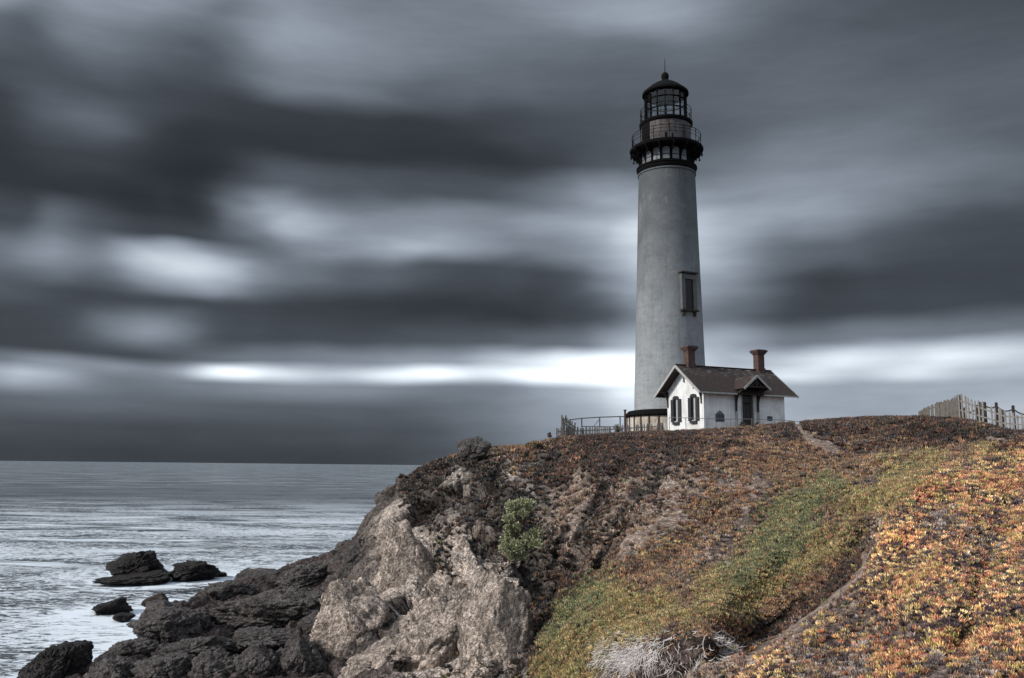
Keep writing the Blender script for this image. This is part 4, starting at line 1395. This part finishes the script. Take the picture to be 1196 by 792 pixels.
def planar_uv(o, slope_axis=1):
    me = o.data
    uv = me.uv_layers.new(name='UVMap')
    for p in me.polygons:
        for li in p.loop_indices:
            v = me.vertices[me.loops[li].vertex_index].co
            if slope_axis == 1:
                uv.data[li].uv = (v.x, abs(min(v.y, HW - v.y) + EO) * math.sqrt(1 + sl * sl))
            else:
                uv.data[li].uv = (v.y, v.z * 1.4 - 4.5)


planar_uv(roof)
MB().beam((-RO - .01, HW / 2, ZR + .03), (HL + RO + .01, HW / 2, ZR + .03), .26, .07).build('ridge_cap', M['dark_wood'], roof)
# barge boards and fascia
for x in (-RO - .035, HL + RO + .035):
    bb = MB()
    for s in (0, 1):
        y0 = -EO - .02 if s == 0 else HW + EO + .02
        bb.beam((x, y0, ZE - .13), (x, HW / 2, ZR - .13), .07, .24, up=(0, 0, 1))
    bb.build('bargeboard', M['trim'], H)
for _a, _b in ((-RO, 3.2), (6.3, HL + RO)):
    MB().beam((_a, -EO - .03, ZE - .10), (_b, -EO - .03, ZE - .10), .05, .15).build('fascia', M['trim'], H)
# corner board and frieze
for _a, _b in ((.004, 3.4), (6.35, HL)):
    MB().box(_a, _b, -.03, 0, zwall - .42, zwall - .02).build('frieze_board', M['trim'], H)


def wall_bracket(p, dirv, drop=1.35, reach=.72, w=.11, mat='dark_wood'):
    """curved timber strut: upright on the wall, arm out under the roof"""
    p, d = Vector(p), Vector(dirv)
    mb = MB()
    mb.beam(p, p - Vector((0, 0, drop)), w, w)
    mb.beam(p, p + d * reach, w, w)
    prev = p - Vector((0, 0, drop * .78))
    for k in range(1, 7):
        a = k / 6 * math.pi / 2
        cur = p + d * reach * .9 * (1 - math.cos(a)) + Vector((0, 0, -drop * .78 * (1 - math.sin(a))))
        mb.beam(prev, cur, w * .9, w * 1.1)
        prev = cur
    return mb.build('bracket', M[mat], H)


wall_bracket((-.06, .30, zwall - .10), (-1, 0, 0), 1.4, .9)
wall_bracket((-.06, HW - .18, zwall - .10), (-1, 0, 0), 1.5, .9)
wall_bracket((-.06, HW / 2, ZR - .5), (-1, 0, 0), 1.15, .9)


def shuttered(yc, zb_, zt_):
    """tall window in the gable with a pair of shutters, only a slit of white blind between"""
    hw = .84
    fr_ = MB()
    fr_.box(-.05, 0, yc - hw * .55, yc + hw * .55, zb_, zt_)
    win = fr_.build('window', M['trim'], H)
    MB().box(-.075, -.052, yc + .02, yc + hw * .5, zb_ + .1, zt_ - .1).build('pane', M['dark_void'], win)
    for s in (-1, 1):
        y0, y1 = (yc - hw * 1.0, yc - hw * .42) if s < 0 else (yc + hw * .42, yc + hw * 1.0)
        sh = MB()
        sh.box(-.13, -.06, y0, y1, zb_, zt_ - .12)
        for k in range(12):
            z = zb_ + .12 + k * (zt_ - zb_ - .35) / 12
            sh.box(-.15, -.13, y0 + .07, y1 - .07, z, z + .06)
        sh.build('shutter', M['shutter'], win)
    hd = MB()
    pts = [(-.18, yc - hw * .62, zt_ - .10)]
    for k in range(9):
        a = math.pi * (1 - k / 8)
        pts.append((-.18, yc + math.cos(a) * hw * .5, zt_ + .02 + math.sin(a) * .2))
    pts.append((-.18, yc + hw * .62, zt_ - .10))
    hd.prism(pts, (.17, 0, 0))
    hd.build('hood', M['shutter'], win)
    MB().box(-.2, 0, yc - hw * .6, yc + hw * .6, zb_ - .26, zb_ - .04).build('sill', M['shutter'], win)


shuttered(1.50, 1.30, 3.60)
shuttered(4.40, 1.30, 3.60)
# pointed louvre in the front wall
vx = 1.75
vt = MB()
vt.prism([(vx - .5, 0, 1.2), (vx + .5, 0, 1.2), (vx + .5, 0, 1.85), (vx + .28, 0, 2.05), (vx, 0, 2.25), (vx - .28, 0, 2.05), (vx - .5, 0, 1.85)][::-1], (0, -.06, 0))
vn = vt.build('vent', M['pipe'], H)
lv = MB()
for k in range(6):
    z = 1.28 + k * .11
    lv.box(vx - .42, vx + .42, -.085, -.062, z, z + .05)
lv.build('louvre', M['shutter'], vn)
# plaque
MB().box(7.25, 7.85, -.04, 0, 1.45, 1.88).build('plaque', M['plaque'], H, bevel=.01)
# door
dr_ = MB().box(DX0 + .1, DX1 - .1, .14, .2, -.05, 3.0).build('door', M['dark_wood'], H)
pn = MB()
for x0, x1 in ((DX0 + .2, DX0 + .5), (DX0 + .6, DX0 + .9)):
    for a, b in ((.15, 1.2), (1.4, 2.8)):
        pn.box(x0, x1, .118, .139, a, b)
pn.build('door_panel', M['shutter'], dr_)
MB().box(DX0 + .1, DX1 - .1, .14, .18, 3.07, DH - .06).build('transom', M['dark_void'], H)
df = MB()
for x in (DX0 - .12, DX1):
    df.box(x, x + .12, -.05, .22, -.1, DH)
df.box(DX0 - .12, DX1 + .12, -.05, .22, DH + .002, DH + .14)
df.build('door_frame', M['trim'], H)
MB().lathe([(.03, 0), (.05, .03), (.03, .06)], 10).build('handle', M['pipe'], dr_).location = (DX1 - .22, .1, 1.05)
# porch: side boards, roof, truss
PXC, PHW, PRO = 4.78, 1.5, .95
for _x in (3.52, 6.05):
    MB().box(_x, _x + .2, -.16, 0, -.1, zwall - .45).build('pilaster', M['trim'], H)
PZE, PZR = 4.28, 5.52
def yroof(z):                # y where the main roof reaches height z
    return -EO + (z - ZE) / sl
po = MB()
for s in (-1, 1):
    xe = PXC + s * PHW
    a = (xe, -EO - PRO, PZE)
    b = (xe, yroof(PZE) + .02, PZE)
    c = (PXC, yroof(PZR) + .02, PZR)
    d = (PXC, -EO - PRO, PZR)
    roof_plane(po, a, b, c, d, .10)
pr_ = po.build('porch_roof', M['shingle'], H)
planar_uv(pr_, 2)
pb = MB()
for s in (-1, 1):
    pb.beam((PXC + s * (PHW + .02), -EO - PRO - .035, PZE - .07), (PXC, -EO - PRO - .035, PZR - .07), .06, .2)
pb.build('bargeboard', M['trim'], H)
tru = MB()
yt = -EO - PRO + .12
tru.beam((PXC - PHW * .8, yt, PZE + .16), (PXC + PHW * .8, yt, PZE + .16), .12)
tru.beam((PXC, yt, PZE + .16), (PXC, yt, PZR - .15), .12)
for s in (-1, 1):
    tru.beam((PXC + s * PHW * .45, yt, PZE + .16), (PXC, yt, PZE + .66), .09)
    tru.beam((PXC + s * PHW * .84, yt, PZE + .02), (PXC + s * PHW * .84, .0, PZE + .02), .14)
tru.build('porch_truss', M['dark_wood'], H)
for s in (-1, 1):
    wall_bracket((PXC + s * PHW * .84, -.20, PZE - .07), (0, -1, 0), 2.0, 1.35, .13)


def chimney(x, y, ztop_):
    cz = ZR - .9
    mb = MB()
    w = .38
    mb.box(x - w - .07, x + w + .07, y - w - .07, y + w + .07, cz - .5, cz + 1.05)
    mb.box(x - w, x + w, y - w, y + w, cz + 1.05, ztop_ - .48)
    for k, e in enumerate((.07, .14, .21, .27)):
        mb.box(x - w - e, x + w + e, y - w - e, y + w + e, ztop_ - .48 + k * .1, ztop_ - .38 + k * .1)
    mb.box(x - w - .17, x + w + .17, y - w - .17, y + w + .17, ztop_ - .08, ztop_)
    c = mb.build('chimney', M['brick'], H)
    return c


chimney(.62, HW / 2, 8.55)
chimney(HL - .45, HW / 2, 8.70)
# ramp wall at the right
rp = MB()
rp.prism([(HL + .02, .4, -.6), (HL + 1.3, .4, -.6), (HL + 1.3, .4, .25), (HL + .02, .4, 1.15)], (0, .16, 0))
rp.build('ramp_wall', M['grey_wood'], H)


# ------------------------------------------------------------------ fences
def wpt(px, D, up=0.0, z=None):
    p = unproj(px, 520, D)
    zz = any_z(p[0], p[1]) if z is None else z
    return Vector((p[0], p[1], zz + up))


def pipe_rail(name, label, pts, hts, low=None, mat='pipe', r=.045):
    """posts at the given (px, D) with a top rail; each post a part"""
    base = wpt(*pts[0])
    t = empty(name, base)
    tag(t, label, 'railing')
    tops = []
    for (px, D), h in zip(pts, hts):
        b = wpt(px, D) - base
        tp = Vector((b.x, b.y, h - base.z))
        tops.append(tp)
        MB().tube([b - Vector((0, 0, .3)), tp], r, 8).build('post', M[mat], t)
    MB().tube(tops, r * .85, 8).build('top_rail', M[mat], t)
    if low:
        MB().tube([p - Vector((0, 0, low)) for p in tops], r * .6, 8).build('lower_rail', M[mat], t)
    return t


def rowz(px, py, D):
    return float(unproj(px, py, D)[2])


# pipe railing between the cottage and the slope
DR = 74.5
seq = [(782, 76.5), (801.5, 75.5), (826, DR), (853.5, DR), (879, DR), (905, DR), (936, DR)]
pipe_rail('pipe_railing', 'thin grey pipe railing running in front of the white cottage', seq,
          [rowz(p, y, d) for (p, d), y in zip(seq, (487.5, 488, 489, 489.5, 489.6, 490, 492.5))], None, r=.03)
# railing at the left
seq = [(664, 73), (679.5, 73.5), (700.5, 74), (724.5, 75), (731, 75)]
t = pipe_rail('pipe_railing', 'grey pipe railing above the low broken pickets, left of the lighthouse foot', seq,
              [rowz(p, y, d) for (p, d), y in zip(seq, (490.5, 488.6, 487.3, 486.6, 486.6))], None, r=.055)
b0 = Vector(t.location)
a_ = Vector(unproj(679.5, 498, 73.5)) - b0
b_ = Vector(unproj(723, 498.6, 75)) - b0
MB().tube([a_, b_], .035, 8).build('lower_rail', M['pipe'], t)
MB().tube([Vector(unproj(693, 498.4, 73.8)) - b0, Vector(unproj(700, 490, 74)) - b0], .03, 8).build('brace', M['pipe'], t)
# brown iron post
p0 = wpt(730.4, 75)
hp = rowz(730.4, 479.5, 75) - p0.z
o = MB().beam((0, 0, -.4), (0, 0, hp), .16, .16).box(-.13, .13, -.13, .13, hp, hp + .07).build('iron_post', M['rust_iron'])
o.location = p0
tag(o, 'single rusty brown post with flat cap at the left of the round base', 'post')


def picket_fence(name, label, path, hfun, spacing, w, mat, lean=.03, gap=0.0, rails=(.3, .75), cap=True, post_at=(), sink=.3, seed=1, seg='pickets'):
    """path: list of (px, D); hfun(u)->height; pickets in one weathered mesh, rails and posts parts"""
    r = random.Random(seed)
    P_ = [wpt(px, D) for px, D in path]
    t = empty(name, P_[0])
    tag(t, label, 'fence')
    ln = [0]
    for a, b in zip(P_[:-1], P_[1:]):
        ln.append(ln[-1] + (b - a).length)
    mb = MB()
    x = 0
    tops = []
    def at(d):
        for i in range(len(P_) - 1):
            if d <= ln[i + 1] or i == len(P_) - 2:
                f = (d - ln[i]) / max(1e-6, ln[i + 1] - ln[i])
                return P_[i].lerp(P_[i + 1], f), (P_[i + 1] - P_[i]).normalized()
    while x < ln[-1]:
        p, d = at(x)
        d = Vector((d.x, d.y, 0)).normalized()
        n = Vector((-d.y, d.x, 0))
        zg = any_z(p.x, p.y)
        q = Vector((p.x, p.y, zg)) - P_[0]
        h = hfun(x / ln[-1]) * r.uniform(.93, 1.05)
        if r.random() > gap:
            ww = w * r.uniform(.85, 1.1)
            tl = d * r.gauss(0, lean) * h + n * r.gauss(0, lean * .6) * h
            lo = q - Vector((0, 0, sink))
            hi = q + tl + Vector((0, 0, h))
            pk = [lo - d * ww / 2, lo + d * ww / 2, hi + d * ww / 2]
            if cap:
                pk.append(hi + Vector((0, 0, ww * .8)))
            pk.append(hi - d * ww / 2)
            mb.prism(pk, n * .03)
        x += spacing * r.uniform(.9, 1.1)
    mb.build(seg, M[mat], t)
    for k in rails:
        pts = []
        for i in range(len(P_)):
            u = ln[i] / ln[-1]
            d = at(min(ln[i] + .01, ln[-1]))[1]
            n = Vector((-d.y, d.x, 0)).normalized()
            pts.append(P_[i] - P_[0] + n * .06 + Vector((0, 0, hfun(u) * k)))
        rb_ = MB()
        for a, b in zip(pts[:-1], pts[1:]):
            rb_.beam(a, b, .05, .09)
        rb_.build('rail', M[mat], t)
    for u in post_at:
        p, d = at(u * ln[-1])
        n = Vector((-d.y, d.x, 0)).normalized()
        q = Vector((p.x, p.y, any_z(p.x, p.y))) - P_[0] + n * .16
        MB().beam(q - Vector((0, 0, .4)), q + Vector((0, 0, hfun(u) * 1.02)), .13).build('post', M[mat], t)
    return t


picket_fence('picket_fence', 'low whitish picket fence along the crest left of the cottage, gappy and uneven',
             [(651, 72.4), (672, 72.8), (700, 73.2), (740, 73.6), (775, 74)], lambda u: 1.05 - .25 * math.sin(u * 3) , .155, .1, 'weathered_wood', .05, .12, (.35, .72), True, (.0, .25, .5, .75, 1), seed=3)
picket_fence('picket_fence', 'short leaning grey picket panel at the far left end of the crest fence',
             [(657, 72.0), (673, 72.3)], lambda u: 2.05 - 1.05 * u ** 1.5, .2, .12, 'grey_wood', .09, .05, (.3, .7, .9), False, (0,), seed=5)
# boarded fence at the right, its board wall then its open pickets
picket_fence('board_fence', 'close boarded grey fence rising to the corner post on the right skyline',
             [(1075, 64), (1090, 62), (1108, 60), (1122, 58.2)], lambda u: .55 + 1.15 * u ** .8, .14, .115, 'grey_wood', .015, .02, (.8,), False, (.5,), seed=8, seg='boards')
picket_fence('picket_fence', 'open grey picket fence dropping from the corner post to the right edge',
             [(1123, 58), (1150, 56.5), (1175, 55), (1215, 53.5), (1260, 53)], lambda u: 1.75 - .55 * min(1, u * 1.8), .25, .12, 'weathered_wood', .025, .04, (.42, .78), True, (.0, .2, .42, .7), seed=9)

# rope barrier behind the pickets
t0 = wpt(1140, 60)
rbx = empty('rope_barrier', t0)
tag(rbx, 'line of dark timber posts linked by sagging rope behind the open pickets', 'barrier')
tops = []
for px, D, py in ((1129, 61, 478), (1144, 60, 475), (1153.5, 59, 471.5), (1167, 58, 472.0), (1186.5, 56.5, 475.5), (1209, 55, 479)):
    b = wpt(px, D) - t0
    hz = rowz(px, py, D) - t0.z
    tp = Vector((b.x, b.y, hz))
    tops.append(tp)
    mb = MB().tube([b - Vector((0, 0, .3)), tp], .10, 10, .09)
    mb.tube([tp, tp + Vector((0, 0, .12))], .115, 10, .06)
    mb.build('post', M['dark_wood'], rbx)
rp = MB()
for a, b in zip(tops[:-1], tops[1:]):
    pts = []
    for k in range(11):
        u = k / 10
        p = a.lerp(b, u)
        p.z -= .12 + (a - b).length * .42 * u * (1 - u) * 1.5
        pts.append(p)
    rp.tube(pts, .045, 6)
rp.build('rope', M['dark_wood'], rbx)


# ------------------------------------------------------------------ ice plant
def clump_mesh(name, seed, nl):
    r = random.Random(seed)
    vs, fs, lvv = [], [], []
    for k in range(nl):
        a = 2 * math.pi * (k + r.uniform(-.3, .3)) / nl * (1 if k < nl else 1)
        ring_ = k / nl
        a = k * 2.4 + r.uniform(-.3, .3)
        tilt = .1 + .72 * math.sqrt(ring_) + r.uniform(-.12, .12)
        base = Vector((math.cos(a), math.sin(a), 0)) * .22 * math.sqrt(ring_)
        d = Vector((math.cos(a) * math.sin(tilt), math.sin(a) * math.sin(tilt), math.cos(tilt)))
        ln = r.uniform(.75, 1.1)
        bend = Vector((0, 0, .18))
        s = d.cross(Vector((0, 0, 1)))
        s = s.normalized() if s.length > .01 else Vector((1, 0, 0))
        up = s.cross(d)
        wv = .13 * r.uniform(.85, 1.2)
        var = r.random()
        b0 = len(vs)
        for (f, rw_) in ((0, .6), (.45, 1.0), (.8, .75)):
            c = base + d * ln * f + bend * f * f
            for q_ in range(3):
                an = 2 * math.pi * q_ / 3 + math.pi / 2
                vs.append(c + (s * math.cos(an) + up * math.sin(an)) * wv * rw_)
                lvv.append(min(1, var * .75 + .25 * f))
        vs.append(base + d * ln + bend)
        lvv.append(min(1, var * .75 + .3))
        for lvl in (0, 1):
            for q_ in range(3):
                i0, i1 = b0 + lvl * 3 + q_, b0 + lvl * 3 + (q_ + 1) % 3
                fs.append((i0, i1, i1 + 3, i0 + 3))
        for q_ in range(3):
            fs.append((b0 + 6 + q_, b0 + 6 + (q_ + 1) % 3, b0 + 9))
    me = bpy.data.meshes.new(name)
    me.from_pydata([tuple(v) for v in vs], [], fs)
    me.attributes.new('leafvar', 'FLOAT', 'POINT').data.foreach_set('value', lvv)
    me.materials.append(M['ice_leaf'])
    me.update()
    return me


src = bpy.data.collections.new('ice_plant_tufts')
for i, nl in enumerate((9, 12, 14)):
    src.objects.link(bpy.data.objects.new('ice_plant_tuft', clump_mesh('ice_plant_tuft', i + 1, nl)))


def gn_scatter():
    ng = bpy.data.node_groups.new('scatter_tufts', 'GeometryNodeTree')
    ng.interface.new_socket('Geometry', in_out='INPUT', socket_type='NodeSocketGeometry')
    ng.interface.new_socket('Geometry', in_out='OUTPUT', socket_type='NodeSocketGeometry')
    N_ = ng.nodes
    gi, go = N_.new('NodeGroupInput'), N_.new('NodeGroupOutput')
    ci = N_.new('GeometryNodeCollectionInfo')
    ci.inputs['Collection'].default_value = src
    ci.inputs['Separate Children'].default_value = True
    ci.inputs['Reset Children'].default_value = True
    ip = N_.new('GeometryNodeInstanceOnPoints')
    ip.inputs['Pick Instance'].default_value = True
    def attr(nm, ty):
        a = N_.new('GeometryNodeInputNamedAttribute')
        a.data_type = ty
        a.inputs['Name'].default_value = nm
        return a.outputs['Attribute']
    ln = ng.links.new
    mp = N_.new('GeometryNodeMeshToPoints')
    ln(gi.outputs[0], mp.inputs[0])
    ln(mp.outputs[0], ip.inputs['Points'])
    ln(ci.outputs[0], ip.inputs['Instance'])
    e2r = N_.new('FunctionNodeEulerToRotation')
    ln(attr('prot', 'FLOAT_VECTOR'), e2r.inputs[0])
    ln(e2r.outputs[0], ip.inputs['Rotation'])
    ln(attr('pscl', 'FLOAT_VECTOR'), ip.inputs['Scale'])
    ln(attr('pidx', 'INT'), ip.inputs['Instance Index'])
    ln(ip.outputs[0], go.inputs[0])
    return ng


NG = gn_scatter()
PAL = {
    'O': [(.62, .33, .17), (.68, .46, .20), (.60, .28, .18), (.27, .11, .07), (.46, .36, .14), (.72, .44, .22), (.12, .085, .085), (.44, .20, .12), (.28, .22, .10), (.07, .05, .06), (.72, .54, .28), (.10, .07, .07), (.20, .10, .08)],
    'Y': [(.25, .21, .09), (.34, .27, .12), (.18, .155, .075), (.30, .17, .09), (.20, .195, .09), (.42, .33, .15), (.11, .09, .06), (.24, .19, .09)],
    'G': [(.14, .15, .08), (.18, .19, .095), (.22, .22, .105), (.09, .095, .06), (.25, .21, .10), (.14, .15, .08), (.25, .16, .09), (.12, .14, .075)],
    'B': [(.23, .12, .075), (.32, .175, .10), (.15, .085, .065), (.10, .07, .062), (.26, .18, .10), (.37, .21, .125), (.12, .09, .07), (.17, .135, .085), (.09, .075, .085), (.13, .105, .11)],
    'D': [(.075, .045, .038), (.11, .06, .045), (.045, .036, .036), (.06, .055, .043), (.16, .085, .06), (.045, .04, .046), (.09, .068, .05)],
    'S': [(.24, .15, .11), (.32, .24, .17), (.14, .09, .075), (.12, .10, .09), (.38, .30, .24)],
    'R': [(.14, .12, .07), (.10, .075, .055)],
    'K': [(.10, .08, .05), (.05, .04, .035)],
    'V': [(.05, .042, .04), (.075, .055, .045), (.035, .032, .034), (.06, .056, .042), (.13, .075, .05), (.045, .04, .046)],
    'T': [(.22, .17, .16), (.32, .25, .23), (.38, .33, .30), (.12, .095, .09), (.27, .17, .12), (.34, .24, .14), (.09, .075, .07), (.30, .26, .24)],
}
# sample the cells of the survey grid
c00, c10, c01, c11 = P2[:-1, :-1], P2[1:, :-1], P2[:-1, 1:], P2[1:, 1:]
area = np.linalg.norm(np.cross(c10 - c00, c01 - c00), axis=-1)
cen = (c00 + c11) / 2
dist = np.linalg.norm(cen - np.array([0, 0, HC]), axis=-1)
cs = np.clip(0.0038 * dist, 0.058, 0.24)                # leaf cluster reach
dn = dens[:-1, :-1]
Nn = ND[:-1, :-1]
# patchy cover
pt_ = fbm(cen / 1.6, 4, 131)
pt2 = fbm(cen / 0.45, 2, 133)
cov = np.clip(dn * 1.0 - np.clip(.55 - dn, 0, 1) * .0 + (pt_ * 1.1 + pt2 * .8) * (1.12 - dn), 0, 1) * (dn > .03) * (1 - sstep(bare[:-1, :-1], .25, .6))
tc_ = tt[:-1][:, None]
ok = (tc_ > .2) & (tc_ < 12.6) & (cen[..., 2] > 1.6) & (GX[:-1, :-1] > 470) & (GX[:-1, :-1] < 2300)
facing = ((np.array([0, 0, HC]) - cen) * Nn).sum(-1) / dist
lam = area * cov / (cs ** 2) * 1.5 * ok * (facing > -.35)
tot_ = lam.sum()
num = rng.poisson(lam)
ii, jj = np.nonzero(num)
rep = num[ii, jj]
ii, jj = np.repeat(ii, rep), np.repeat(jj, rep)
u, v = rng.random(len(ii))[:, None], rng.random(len(ii))[:, None]
pos = P2[ii, jj] * (1 - u) * (1 - v) + P2[ii + 1, jj] * u * (1 - v) + P2[ii, jj + 1] * (1 - u) * v + P2[ii + 1, jj + 1] * u * v
nr_ = ND[ii, jj] * .55 + np.array([0, 0, .75])
nr_ /= np.linalg.norm(nr_, axis=1, keepdims=True)
sc_ = cs[ii, jj] * rng.uniform(.65, 1.3, len(ii)) * (1 + .25 * fbm(pos / .8, 2, 141))
pos = pos - nr_ * sc_[:, None] * .15
Wm = np.stack([W[c][ii, jj] for c in CLS], 1)
Wm = Wm * np.array([DEN[c] for c in CLS]) + 1e-6
Wm = Wm ** 1.25
cw = np.cumsum(Wm / Wm.sum(1, keepdims=True), 1)
cls = (rng.random(len(ii))[:, None] > cw).sum(1).clip(0, len(CLS) - 1)
# neighbouring tufts share a tone
tone = fbm(pos / .55, 3, 151) * .5 + fbm(pos / 2.6, 2, 153) * .5
pc = np.zeros((len(ii), 3))
for k, c in enumerate(CLS):
    sel = cls == k
    pal = np.array(PAL[c])
    idx_ = ((tone[sel] * 1.6 + .5) * len(pal) + rng.normal(0, 1.6, sel.sum())).astype(int) % len(pal)
    pc[sel] = pal[idx_]
pc *= rng.uniform(.6, 1.4, len(ii))[:, None] * (1 + .35 * np.clip(tone * 2, -1, 1))[:, None]
print('tufts', len(ii))
tilt_x = -np.arcsin(np.clip(nr_[:, 1], -1, 1))
tilt_y = np.arctan2(nr_[:, 0], nr_[:, 2])
rotv = np.stack([tilt_x + rng.normal(0, .15, len(ii)), tilt_y + rng.normal(0, .15, len(ii)), rng.uniform(0, 6.28, len(ii))], 1)
hil = (tt[ii] < 3.6) & (GX[ii, jj] > 800)
midz = ~hil & (tt[ii] < 9.3) & (GX[ii, jj] > 620)
backz = ~hil & ~midz & (GX[ii, jj] > 620)
leftz = ~hil & ~midz & ~backz
for nm, sel, lab in (('orange_ice_plant', hil, 'orange and yellow ice plant covering the near hillock at lower right'),
                     ('green_ice_plant', midz, 'green and brown ice plant on the middle slope below the cottage'),
                     ('brown_ice_plant', backz, 'dark reddish brown ice plant along the upper slope and crest'),
                     ('dark_ice_plant', leftz, 'dark trailing growth clinging to the top of the rocky cliff')):
    n = int(sel.sum())
    me = bpy.data.meshes.new(nm)
    me.vertices.add(n)
    me.vertices.foreach_set('co', pos[sel].reshape(-1).astype(np.float32))
    s3 = np.repeat(sc_[sel][:, None], 3, 1) * np.array([1, 1, 1.05])
    me.attributes.new('pscl', 'FLOAT_VECTOR', 'POINT').data.foreach_set('vector', s3.reshape(-1).astype(np.float32))
    me.attributes.new('prot', 'FLOAT_VECTOR', 'POINT').data.foreach_set('vector', rotv[sel].reshape(-1).astype(np.float32))
    me.attributes.new('pidx', 'INT', 'POINT').data.foreach_set('value', rng.integers(0, 3, n).astype(np.int32))
    me.attributes.new('pcol', 'FLOAT_COLOR', 'POINT').data.foreach_set('color', np.concatenate([pc[sel], np.ones((n, 1))], 1).reshape(-1).astype(np.float32))
    o = link(nm, me, None)
    md = o.modifiers.new('tufts', 'NODES')
    md.node_group = NG
    tag(o, lab, 'ground cover', kind='stuff')

# ------------------------------------------------------------------ bleached roots
sel = (GX > 688) & (GX < 862) & (GY > 738) & (GY < 800) & (tt[:, None] > .3) & (tt[:, None] < 5.5)
w_r = sel * (np.exp(-((GX - 745) / 42) ** 2 - ((GY - 768) / 16) ** 2) + .5 * np.exp(-((GX - 845) / 12) ** 2 - ((GY - 752) / 14) ** 2) + .12 * np.exp(-((GX - 800) / 30) ** 2 - ((GY - 760) / 14) ** 2))
pr2 = (w_r * (GD > 0)).reshape(-1)
idxs = rng.choice(len(pr2), 1900, p=pr2 / pr2.sum())
mb = MB()
flatP = P2.reshape(-1, 3)
flatN = ND.reshape(-1, 3)
for i in idxs:
    p = Vector(flatP[i])
    n = Vector(flatN[i])
    down = Vector((0, 0, -1)) - n * Vector((0, 0, -1)).dot(n)
    down = down.normalized() if down.length > .01 else Vector((0, -1, 0))
    d = (down + Vector((random.gauss(0, .45), random.gauss(0, .25), random.gauss(0, .35) - .25))).normalized()
    ln = random.uniform(.08, .34)
    pts = [p + n * .05]
    for k in range(4):
        d = (d + Vector((random.gauss(0, .3), random.gauss(0, .3), random.gauss(0, .3))) + n * .12).normalized()
        pts.append(pts[-1] + d * ln / 4)
    mb.tube(pts, random.uniform(.005, .014), 4, .003)
o = mb.build('dead_roots', M['twig'])
tag(o, 'tangle of bleached white roots hanging over the bank at the bottom', 'dead roots', kind='stuff')


# ------------------------------------------------------------------ shrub on the cliff
def shrub(name, label, px, py, D, wpx, hpx, nleaf, seed, leafsize=.16, mat='shrub_leaf'):
    r = random.Random(seed)
    s = mpp(px, py, D)
    c = Vector(unproj(px, py, D))
    W_, H_ = wpx * s / 2, hpx * s
    t = empty(name, c - Vector((0, 0, H_ / 2)))
    tag(t, label, 'shrub')
    lobes = []
    for k in range(34):
        z = r.random()
        prof_ = math.sin(math.pi * min(1, .12 + z * .86)) ** .6
        lobes.append((Vector((r.uniform(-1, 1) * W_ * .72 * prof_, r.uniform(-.9, .5) * W_ * .7 * prof_, z * H_ * .9)), r.uniform(.11, .33) * W_))
    st_ = MB()
    for p, rad in lobes:
        mid = Vector((p.x * .4, .4 * p.y + .3, p.z * .5))
        st_.tube([Vector((0, .5, .1)), mid, p], .05, 5, .012)
    st_.build('stem', M['stem'], t)
    vs, fs, lvv = [], [], []
    for k in range(nleaf):
        p, rad = lobes[k % len(lobes)]
        q_ = Vector((r.gauss(0, 1), r.gauss(0, 1), r.gauss(0, 1))).normalized() * rad * r.random() ** .33
        q_.z *= .75
        cpt = p + q_
        d = (q_.normalized() + Vector((r.gauss(0, .5), r.gauss(0, .5), r.gauss(0, .5) + .4))).normalized()
        sd = d.cross(Vector((r.gauss(0, 1), r.gauss(0, 1), r.gauss(0, 1)))).normalized()
        L_ = leafsize * r.uniform(.6, 1.3)
        b0 = len(vs)
        nn_ = d.cross(sd)
        vs += [cpt, cpt + d * L_ * .5 + sd * L_ * .3 + nn_ * L_ * .08, cpt + d * L_, cpt + d * L_ * .5 - sd * L_ * .3 + nn_ * L_ * .08]
        fs.append((b0, b0 + 1, b0 + 2, b0 + 3))
        vv = r.random()
        lvv += [vv] * 4
    me = bpy.data.meshes.new('foliage')
    me.from_pydata([tuple(v) for v in vs], [], fs)
    me.attributes.new('leafvar', 'FLOAT', 'POINT').data.foreach_set('value', lvv)
    me.update()
    link('foliage', me, M[mat], t)
    return t


shrub('shrub', 'pale green bushy shrub growing out of the cliff face', 607, 613, 45.0, 60, 74, 8500, 4, .12)
M['dry_leaf'] = m_leaf('dry_leaf', False, (.07, .055, .045))
shrub('shrub', 'tiny dry bush on the skyline just left of the leaning picket panel', 642, 508, 71, 6, 5, 90, 6, .12, 'dry_leaf')
shrub('shrub', 'pale dead bush left of the cottage door', 867, 497, 77, 9.5, 9, 500, 7, .12, 'dry_leaf')
shrub('shrub', 'darker dead bush right of the cottage door', 884.5, 497.5, 77, 8.5, 8, 500, 8, .12, 'dry_leaf')
shrub('shrub', 'dry tangle of brush at the foot of the rusty brown post', 722, 500, 74, 12, 9, 300, 9, .12, 'dry_leaf')
